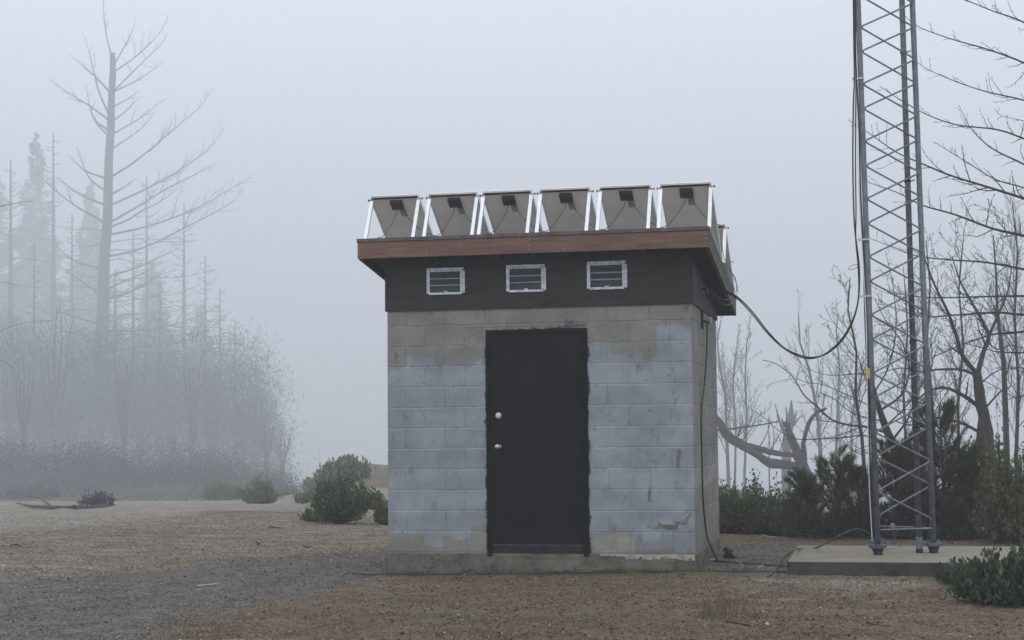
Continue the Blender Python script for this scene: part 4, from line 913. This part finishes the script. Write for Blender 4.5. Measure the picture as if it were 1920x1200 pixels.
# faded trees between the hut and the tower
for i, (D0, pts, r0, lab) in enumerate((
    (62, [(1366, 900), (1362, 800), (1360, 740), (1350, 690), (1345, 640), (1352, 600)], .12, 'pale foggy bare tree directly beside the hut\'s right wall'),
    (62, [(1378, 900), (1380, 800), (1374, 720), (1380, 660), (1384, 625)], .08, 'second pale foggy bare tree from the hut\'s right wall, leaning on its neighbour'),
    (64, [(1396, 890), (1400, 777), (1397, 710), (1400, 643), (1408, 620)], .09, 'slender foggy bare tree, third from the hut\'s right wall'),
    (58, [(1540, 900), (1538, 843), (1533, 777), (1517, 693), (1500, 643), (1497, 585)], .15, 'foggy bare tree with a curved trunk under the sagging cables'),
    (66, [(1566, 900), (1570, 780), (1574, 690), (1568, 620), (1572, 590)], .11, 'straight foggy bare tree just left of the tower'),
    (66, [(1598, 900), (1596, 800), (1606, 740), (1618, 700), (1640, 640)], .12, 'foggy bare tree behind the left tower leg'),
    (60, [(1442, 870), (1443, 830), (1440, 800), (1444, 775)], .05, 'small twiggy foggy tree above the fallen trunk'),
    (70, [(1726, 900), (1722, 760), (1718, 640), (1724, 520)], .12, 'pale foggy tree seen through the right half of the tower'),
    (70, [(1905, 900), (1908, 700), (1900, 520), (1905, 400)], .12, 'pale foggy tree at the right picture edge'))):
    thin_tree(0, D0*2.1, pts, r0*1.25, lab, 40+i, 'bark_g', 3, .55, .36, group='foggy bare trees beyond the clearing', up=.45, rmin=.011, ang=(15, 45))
# broken leaning trunk with its fallen limbs
D0 = 74; c = atD(1522, 910, D0); c2 = Vector((c.x, c.y, gzz(c.x, c.y)-.2)); t = empty('broken_tree', c2, 'snapped grey trunk with two thick limbs sweeping down to the left behind the hut', 'tree'); K = D0/F
m = MB(); m.tube(cr([c2, c]+pxl([(1511, 890), (1497, 853), (1483, 820), (1473, 790)], D0), 3), [12*K]*7+[11*K]*3+[8*K]*3+[6*K, 5*K, 3*K], 9); m.build('trunk', M['bark'], t, smooth=True)
m = MB()
for a, b in (((1473, 800), (1466, 786)), ((1478, 806), (1481, 788)), ((1475, 800), (1474, 782))): m.tube(pxl([a, b], D0), [3*K, .4*K], 5)
m.build('splinters', M['bark'], t)
for pt, rr in (([(1497, 853), (1457, 850), (1427, 843), (1400, 837), (1367, 820), (1347, 790), (1325, 760)], [4, 5, 6, 8, 9, 7, 5]), ([(1500, 875), (1460, 870), (1440, 867), (1417, 850), (1390, 838), (1365, 820)], [7, 9, 9, 7, 6, 4]), ([(1508, 876), (1508, 850), (1507, 827), (1517, 793), (1530, 775), (1550, 765)], [5, 5, 4, 4, 3, 2])):
    pp = [p+Vector([random.Random(i*7+len(pt)).uniform(-.018, .018) for _ in range(3)]) for i, p in enumerate(cr(pxl(pt, D0, -1.0), 4))]; n_ = len(pp); rad = [K*float(np.interp(i/(n_-1), np.linspace(0, 1, len(rr)), rr)) for i in range(n_)]; jj = random.Random(n_); rad = [q*jj.uniform(.95, 1.06) for q in rad]; m = MB(); m.tube(pp, rad, 8); m.build('limb', M['bark'], t, smooth=True)
T_ = Twigs(77); T_.limb(pxl([(1343, 807), (1417, 798), (1460, 790)], D0), 2*K, 1.2*K, 1, 1.2, .3); 
for i in range(9): a = random.Random(i).uniform(0, 1); T_.limb(pxl([(1355+a*110, 812+a*45), (1350+a*120+i*3, 795+a*20), (1345+a*115+i*5, 775+a*10)], D0), .03, .01, 2, .8, .4)
T_.m.build('twigs', M['bark'], t)
D0 = 140; K = D0/F; c = atD(1474, 900, D0); c.z = gzz(c.x, c.y); t = empty('broken_stump', c, 'tall pale splintered stump standing in fog behind the snapped trunk', 'stump')
m = MB(); m.tube([c]+pxl([(1474, 870), (1476, 820), (1483, 785), (1484, 750)], D0), [9*K, 9*K, 8*K, 7*K, 1*K], 8); m.tube(pxl([(1480, 800), (1475, 775), (1473, 760)], D0), [4*K, 2*K, .5*K], 5); m.tube(pxl([(1486, 795), (1492, 778), (1494, 768)], D0), [4*K, 2*K, .5*K], 5)
m.tube(pxl([(1472, 815), (1462, 792), (1453, 757)], D0), [3*K, 2.5*K, .8*K], 5); m.tube(pxl([(1486, 800), (1497, 785), (1506, 778)], D0), [2*K, 1.5*K, .6*K], 5); m.build('trunk', M['bark_g'], t, smooth=True)

# ---------------------------------------------------------------- right side shrubs and young pines
GR = 'green shrubs behind the hut and the pad'
shrub(1366, 1003, 880, 90, 170, .045, 'green shrub touching the hut\'s right rear corner', 'leaf', 40, GR)
shrub(1430, 1002, 888, 150, 260, .045, 'broad green shrub between the hut and the pad', 'leaf', 40, GR)
shrub(1470, 1004, 905, 110, 170, .045, 'rounded green shrub just left of the pad\'s back corner', 'leaf', 36, GR)
shrub(1405, 996, 872, 120, 160, .045, 'green shrub partly behind the broad shrub beside the hut', 'leaf', 34, GR)
pine(1572, 1012, 858, 120, 'young pine with upright shoots left of the tower, centre of the gap', 8, 1)
pine(1512, 1010, 888, 90, 'small young pine at the left rear corner of the pad', 7, 2)
pine(1612, 1012, 880, 90, 'small young pine directly behind the left tower leg', 7, 3)
pine(1680, 1014, 830, 130, 'bushy young pine seen through the tower', 9, 4, dens=1.3)
pine(1768, 1014, 765, 150, 'tallest dark young pine just right of the tower', 11, 5, dens=1.5)
pine(1722, 1012, 850, 110, 'young pine behind the right tower leg', 8, 6, dens=1.2)
pine(1822, 1014, 850, 120, 'bushy young pine between the tower and the right edge', 9, 7, dens=1.3)
shrub(1765, 1004, 725, 150, 120, .045, 'tall loose small-leaved shrub rising behind the pines right of the tower', 'leaf_d', 26, GR, lo=.35)
shrub(1835, 1008, 835, 160, 260, .05, 'wide dark shrub right of the tower behind the pad', 'leaf_d', 36, GR)
shrub(1882, 1022, 748, 110, 200, .05, 'tall yellow-green shrub with upright shoots at the right edge', 'leaf_y', 36, GR, round_=.7)
shrub(1925, 1020, 800, 130, 200, .05, 'green shrub cut off by the right picture edge behind the pad', 'leaf', 34, GR)
shrub(1650, 1006, 925, 200, 150, .05, 'low dark scrub behind the pad under the pines', 'leaf_d', 30, GR)
shrub(1560, 1006, 950, 220, 150, .05, 'low dark scrub left of the tower at the pines\' feet', 'leaf_d', 30, GR)
shrub(1745, 1010, 935, 240, 200, .05, 'low dark scrub right of the tower under the tallest pine', 'leaf_d', 34, GR)
shrub(1872, 1130, 1012, 150, 170, .052, 'dark glossy shrub in front of the pad at the lower right', 'leaf_d', 34, 'shrubs in front of the pad', base_w=.3)
shrub(1812, 1100, 1046, 110, 100, .048, 'low sprawling leafy plant against the front of the pad', 'leaf_d', 26, 'shrubs in front of the pad', base_w=.5)
shrub(1935, 1128, 1008, 130, 150, .052, 'dark glossy shrub cut off by the right edge in front of the pad', 'leaf_d', 30, 'shrubs in front of the pad')

# ---------------------------------------------------------------- left side shrubs
GL = 'small green shrubs on the clearing left of the hut'
shrub(640, 984, 876, 112, 330, .05, 'dark green shrub nearest the hut on the left', 'leaf', 50, GL, round_=.6, base_w=.10, lo=.30, dm=.74, seed=12)
shrub(598, 981, 946, 60, 34, .05, 'low side sprig at the left foot of the dark green shrub', 'leaf', 24, GL, base_w=.2, lean=-1.5)
shrub(694, 956, 912, 50, 80, .06, 'small shrub between the dark green shrub and the hut wall', 'leaf', 30, GL)
shrub(722, 982, 926, 40, 90, .045, 'yellow-green shrub cut off by the left hut wall', 'leaf_y', 30, GL)
shrub(415, 938, 890, 80, 150, .11, 'leftmost of the hazy rounded shrubs at the clearing edge', 'leaf_hazed', 34, GL)
shrub(487, 945, 890, 68, 170, .10, 'hazy rounded olive shrub at the middle of the clearing edge', 'leaf_hazed', 36, GL, round_=.45)
shrub(537, 936, 900, 50, 90, .11, 'small hazy shrub right of the olive shrub', 'leaf_hazed', 30, GL)
shrub(573, 945, 918, 44, 80, .09, 'low hazy shrub left of the dark green shrub', 'leaf_hazed', 30, GL)
shrub(650, 907, 858, 92, 200, .17, 'tall hazy pale green shrub rising behind the dark green shrub', 'leaf_hazed', 40, GL, round_=.8)
shrub(607, 918, 880, 70, 110, .16, 'hazy pale shrub left of the tall hazy one', 'leaf_hazed', 34, GL)
shrub(604, 902, 838, 90, 150, .22, 'faint bluish shrub in the fog at the far edge of the clearing', 'leaf_far', 34, GL, round_=.8)
shrub(185, 951, 914, 66, 50, .08, 'sparse faded shrub behind the fallen branch', 'leaf_far', 18, GL)
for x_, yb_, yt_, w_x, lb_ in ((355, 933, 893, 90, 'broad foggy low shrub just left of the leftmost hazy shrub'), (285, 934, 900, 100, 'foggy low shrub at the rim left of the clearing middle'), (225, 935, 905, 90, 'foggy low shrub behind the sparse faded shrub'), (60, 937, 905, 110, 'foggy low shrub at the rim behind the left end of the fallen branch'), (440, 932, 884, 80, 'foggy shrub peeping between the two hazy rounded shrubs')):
    shrub(x_, yb_, yt_, w_x, 110, .14, lb_, 'leaf_hazed' if x_ > 200 else 'leaf_far', 30, GL)
m = None

# ---------------------------------------------------------------- left side: tall snag and foggy forest
def px_tree(D0, trunk, rpx, limbs, label, seed, group, lvl=2, every=1.3, lf=.3, name='dead_conifer', mat='bark_g', rmin=.018):
    K = D0/F; P0 = pxl(trunk, D0); b = P0[0]; b2 = Vector((b.x, b.y, min(gzz(b.x, b.y), b.z)-.5)); t = empty(name, b2, label, 'tree', group); m = MB()
    m.tube([b2]+P0, [rpx[0]*K*1.2]+[r_*K for r_ in rpx], 10); m.build('trunk', M[mat], t, smooth=True); T_ = Twigs(seed)
    for pt, rr in limbs: T_.limb(pxl(pt, D0, T_.r.uniform(-5, 5)), rr*K, .3*K, lvl, every, lf, .35, (20, 55), .3, rmin)
    T_.m.build('boughs', M[mat], t)
RL = [[(209, 104), (200, 70), (195, 30), (193, -12)], [(214, 122), (240, 75), (255, 40)], [(214, 135), (262, 100), (300, 60), (316, 28)], [(214, 170), (262, 122), (300, 85), (316, 60)], [(213, 172), (262, 148), (308, 116)], [(213, 200), (240, 185), (262, 170)], [(212, 227), (240, 205), (262, 180)],
      [(213, 250), (262, 222), (308, 185)], [(213, 277), (260, 245), (290, 213)], [(211, 330), (250, 305), (300, 265), (340, 230), (375, 200), (393, 174)], [(211, 363), (235, 350), (255, 335)], [(211, 383), (262, 360), (310, 335), (350, 310), (390, 280), (420, 242)], [(210, 415), (262, 385), (310, 355), (360, 330), (405, 305)],
      [(208, 425), (240, 412), (262, 398), (300, 378), (335, 353)], [(206, 440), (262, 428), (320, 410), (380, 385), (430, 355), (472, 333)], [(205, 480), (232, 475), (280, 460), (330, 435), (390, 405), (440, 375), (455, 350)], [(204, 518), (262, 500), (300, 482), (338, 464)], [(203, 540), (262, 515), (310, 488)], [(200, 560), (262, 540), (300, 515)],
      [(200, 562), (250, 545), (290, 520), (330, 505)], [(199, 620), (262, 620), (320, 610), (360, 597), (400, 580)], [(195, 662), (262, 650), (310, 645), (360, 635), (400, 610), (432, 585)], [(192, 690), (240, 700), (280, 700), (340, 690), (400, 668)], [(190, 715), (260, 720), (330, 730), (390, 728)], [(186, 770), (250, 765), (310, 760), (350, 750)],
      [(205, 172), (175, 140), (130, 102)], [(204, 225), (170, 200), (130, 175), (90, 148)], [(204, 245), (175, 220), (160, 158)], [(204, 215), (185, 170), (170, 110), (160, 70)], [(203, 255), (180, 230), (170, 205)], [(200, 335), (160, 320), (125, 288)], [(200, 360), (165, 330), (145, 275)], [(199, 385), (150, 365), (105, 330)],
      [(198, 418), (140, 385), (90, 345), (50, 300)], [(194, 505), (140, 490), (110, 465), (95, 450)], [(192, 555), (150, 525), (115, 500)], [(190, 610), (130, 590), (85, 575)], [(188, 640), (140, 625), (100, 622)], [(182, 765), (120, 780), (62, 788)], [(189, 690), (150, 680), (110, 690)]]
EX = []; re_ = random.Random(44)
for i in range(46):
    y = re_.uniform(430, 860); x0 = float(np.interp(y, [100, 300, 500, 700, 900], [211, 205, 196, 186, 172])); sg = re_.choice([-1, 1, 1]); L = re_.uniform(40, 210)*(1 if sg > 0 else .6); dr = re_.uniform(-.25, .3)
    EX.append(([(x0, y), (x0+sg*L*.35, y-L*.05+dr*6), (x0+sg*L*.7, y-L*.08*dr*4), (x0+sg*L, y-L*.22*dr*3-4)], 1.1))
px_tree(300, [(171, 900), (180, 820), (184, 760), (187, 700), (193, 600), (195, 500), (202, 400), (204, 300), (208, 240), (209, 180), (211.5, 140), (211, 99)], [17, 14.5, 14, 12.6, 12, 10.3, 9.2, 7.8, 7.4, 6.3, 6.1, 4.8], [(p, 2.2 if i > 8 else 1.6) for i, p in enumerate(RL)]+EX, 'tallest foggy dead conifer with a snapped top left of the hut', 5, 'foggy dead trees on the left')
# branch tips of a tree past the left edge
px_tree(110, [(-120, 940), (-110, 600), (-95, 200)], [15, 12, 7], [([(-104, 420), (-60, 405), (0, 387), (62, 376)], 2.2), ([(-108, 640), (-40, 640), (20, 612), (62, 603), (100, 601)], 1.2), ([(-110, 690), (-40, 690), (0, 675), (25, 690)], 1.0), ([(-108, 560), (-50, 540), (0, 530), (35, 535)], 1.0)], 'dead conifer past the left edge, one bare branch poking into view', 6, 'foggy dead trees on the left', 1, 2.5, .12)
def forked(px, yb, yt, D0, label, seed, spread=22, n=5):
    D0 *= 3.0
    r = random.Random(seed); tr = [(px, yb), (px+r.uniform(-3, 3), yb-(yb-yt)*.35)]; lm = []
    for i in range(n):
        a = (i-(n-1)/2)/n*2*spread; s_ = r.uniform(.1, .3); top = yt+r.uniform(0, .3)*(yb-yt)
        lm.append(([(px, yb-(yb-yt)*s_), (px+a*.6, yb-(yb-yt)*(s_+.2)), (px+a, yb-(yb-yt)*.7), (px+a*1.2+r.uniform(-8, 8), top)], 2.6))
    px_tree(D0, tr, [5, 4], lm, label, seed, 'foggy dead trees on the left', 2, 1.2, .28, 'bare_tree', 'bark_g', .016)
forked(45, 870, 630, 62, 'low forked bare tree at the far left in the undergrowth', 61)
forked(102, 880, 540, 66, 'forked bare tree left of the tallest foggy conifer', 62, 34)
def conifer(px, yb, yt, D0, rb, wpx, label, seed, n=34, up=.35, name='dead_conifer', lvl=2, leanx=0):
    D0 = 190+D0*1.15; n = 60
    r = random.Random(seed); tr = [(px+leanx*s_, yb+(yt-yb)*s_) for s_ in (0, .33, .66, 1)]; lm = []
    for i in range(n):
        s_ = .12+.86*(i+r.random())/n; y = yb+(yt-yb)*s_; L = wpx*(1.15-s_)*r.uniform(.5, 1.1); sg = r.choice([-1, 1]); x0 = px+leanx*s_
        L *= r.choice([.35, .7, 1, 1]); q_ = r.uniform(-.15, .9)*(.5+s_); w0 = r.uniform(-4, 4)
        lm.append(([(x0, y), (x0+sg*L*.4, y-L*.12*q_+w0*.4), (x0+sg*L*.75, y-L*.35*q_+w0), (x0+sg*L, y-L*.6*q_)], 1.0))
    px_tree(D0, tr, [rb, rb*.8, rb*.5, rb*.15], lm, label, seed, 'foggy dead trees on the left', lvl, 2.6, .34, name, 'bark_g', .024)
for i, a in enumerate(((64, 900, 445, 75, 3.5, 60, 'thin straight dead tree near the left edge'), (216, 900, 505, 105, 7, 80, 'dead conifer touching the right side of the tallest one'),
                       (250, 900, 430, 130, 6, 90, 'foggy dead conifer second right of the tallest one'), (300, 900, 520, 115, 6, 95, 'foggy dead conifer in the middle of the left forest'),
                       (345, 900, 380, 150, 6, 95, 'faint tall dead conifer right of the middle of the left forest'), (385, 900, 480, 140, 5, 85, 'faint dead conifer near the forest\'s right side'),
                       (441, 900, 600, 120, 4, 75, 'thin pole-like dead tree at the right end of the forest'), (480, 900, 690, 120, 3.5, 60, 'short faint dead tree at the forest\'s right fringe'),
                       (135, 900, 400, 135, 6, 90, 'faint dead conifer just left of the tallest one'), (20, 900, 300, 125, 8, 100, 'broad dark foggy conifer at the left edge'),
                       (100, 900, 250, 150, 8, 100, 'faint tall conifer between the left edge and the tallest one'), (275, 900, 330, 160, 6, 90, 'very faint tall conifer behind the middle of the forest'), (412, 900, 540, 150, 5, 70, 'very faint conifer left of the pole-like tree'))):
    conifer(*a, 100+i)
# living foggy crowns that darken the left edge: fir trees with foliage
def fir(px, yb, yt, wpx, D0, label, seed, nb=7000, leaf=1.0):
    D0 += 310; wpx *= 1.25
    r = np.random.default_rng(seed); b = atD(px, yb, D0); h = (CAM+ray(px, yt)*D0).z-b.z; b = Vector((b.x, b.y, gzz(b.x, b.y)-.3)); h = (CAM+ray(px, yt)*D0).z-b.z; w = wpx/F*D0/2
    t = empty('fir_tree', b, label, 'tree', 'foggy fir trees at the left edge'); st = MB(); st.tube([b, b+Vector((0, 0, h*.6)), b+Vector((0, 0, h))], [.35, .22, .05], 8); st.build('trunk', M['bark'], t)
    s_ = 1-r.uniform(0, 1, nb)**.5; a = r.uniform(0, 6.28, nb); lay = .75+.35*np.sin(s_*55+a*1.5); rad = w*(1.01-s_)*lay*r.uniform(.15, 1, nb)**.5
    C = np.array(b)+np.stack([np.cos(a)*rad, np.sin(a)*rad, h*(.12+.88*s_)-rad*.3], 1)
    P = np.repeat(C, 14, 0)+r.normal(0, 1.5, (nb*14, 3))*np.array([1, 1, .4])*np.repeat((1.05-s_), 14)[:, None]; Dn = np.repeat(np.stack([np.cos(a), np.sin(a), -.2+0*a], 1), 14, 0)
    quads_build('crown', leaves_at(P, Dn, leaf, r, .4), M['leaf_far'], t)
fir(-30, 930, 215, 260, 150, 'dark foggy fir at the left picture edge', 1)
fir(60, 930, 235, 230, 165, 'foggy fir right beside the edge fir', 2)
fir(165, 930, 330, 220, 175, 'faint foggy fir behind the tallest dead conifer', 3)
fir(285, 930, 480, 200, 185, 'faint low foggy fir in the middle of the left forest', 4)
fir(-110, 930, 100, 260, 170, 'fir mostly past the left picture edge', 5)
fir(375, 930, 560, 150, 190, 'faintest foggy fir at the forest\'s right side', 6)
# undergrowth: one dark foggy mass along the forest edge
r = np.random.default_rng(77); Q = []; 
prof2 = [(-80, 800), (0, 825), (100, 850), (200, 840), (300, 850), (400, 862), (470, 884), (510, 905), (555, 928)]
prof = [(-80, 700), (0, 760), (60, 770), (120, 800), (200, 770), (300, 775), (400, 790), (470, 800), (510, 850), (545, 900)]
for i in range(1500):
    x = r.uniform(-90, 540); far = i % 2; Dd = r.uniform(200, 280) if far else r.uniform(125, 175); pf = prof if far else prof2; yt = float(np.interp(x, [a[0] for a in pf], [a[1] for a in pf])); y = yt+(938-yt)*r.uniform(0, 1)**.62+r.normal(0, 12)
    Q.append(np.array(atD(x, y, Dd)))
Q = np.array(Q); P = np.repeat(Q, 190, 0)+r.normal(0, 1, (len(Q)*190, 3))*np.repeat(np.where(np.arange(len(Q)) % 2, 1.5, .7), 190)[:, None]*np.array([1.2, 1.2, 1]); Dn = r.normal(0, .4, P.shape)+np.array([0, 0, 1])
ok = P[:, 2] > gz(P[:, 0], P[:, 1])+.02
Q2 = []
for i in range(1500):
    x = r.uniform(-90, 512); yt = float(np.interp(x, [a[0] for a in prof], [a[1] for a in prof])); Q2.append(np.array(atD(x, yt+r.triangular(-170, -10, 60), r.uniform(210, 320))))
P2 = np.repeat(np.array(Q2), 80, 0)+r.normal(0, 1.7, (len(Q2)*80, 3)); tw = leaves_at(P2, np.tile([0, 0, 1.], (len(P2), 1)), 1.1, r, .06, .9)
o = quads_build('undergrowth', np.concatenate([leaves_at(P[ok], Dn[ok], .19, r, .42), tw]), M['leaf_far'], None); tag(o, 'dark foggy undergrowth massed along the foot of the left forest', 'undergrowth', kind='stuff')
for i, (px, yt) in enumerate(((18, 640), (80, 690), (135, 720), (232, 640), (262, 700), (322, 690), (360, 640), (398, 700), (455, 720), (500, 770), (530, 800))):
    rr2 = random.Random(i+900); forked(px, 890, yt, 70+rr2.uniform(-6, 10), ('twiggy foggy sapling %s' % ['at the far left edge', 'left of the forked tree', 'between the forked tree and the tallest conifer', 'right of the tallest conifer', 'second right of the tallest conifer', 'below the middle of the left forest', 'right of the forest middle', 'third from the right end of the left forest', 'second from the right end of the left forest', 'at the right end of the left forest', 'standing alone right of the left forest'][i]), 900+i, 16, 4)
# low growth and weeds at the clearing rim
r = np.random.default_rng(78); xs = r.uniform(-40, 560, 900); P = []
for x in xs:
    yb = float(np.interp(x, [-40, 300, 520, 600], [937, 935, 933, 930])); c = onG(x, yb+r.uniform(-3, 6)); P.append((c.x, c.y, gzz(c.x, c.y)))
P = np.repeat(np.array(P), 10, 0)+r.normal(0, 1, (len(P)*10, 3))*np.array([.4, .5, 0])+np.abs(r.normal(0, 1, (len(P)*10, 3)))*np.array([0, 0, .05])
o = quads_build('rim_weeds', leaves_at(P, np.tile([0, 0, 1.], (len(P), 1)), .10, r, .35), M['leaf_hazed'], None); tag(o, 'low weeds along the far rim of the clearing', 'weeds', kind='stuff')

# ---------------------------------------------------------------- haze
hz = MB(); hz.box((-760, -100, -45), (760, 860, 75))
hm = bpy.data.materials.new('haze'); hm.use_nodes = True; hn = hm.node_tree.nodes; hn.clear(); ho = hn.new('ShaderNodeOutputMaterial'); pv = hn.new('ShaderNodeVolumePrincipled')
pv.inputs['Color'].default_value = (.94, .965, 1.0, 1); pv.inputs['Density'].default_value = .0034; pv.inputs['Anisotropy'].default_value = .2
hm.node_tree.links.new(pv.outputs[0], ho.inputs['Volume'])
tag(hz.build('haze', hm), 'even pale fog filling the air over the clearing', 'haze', kind='stuff')
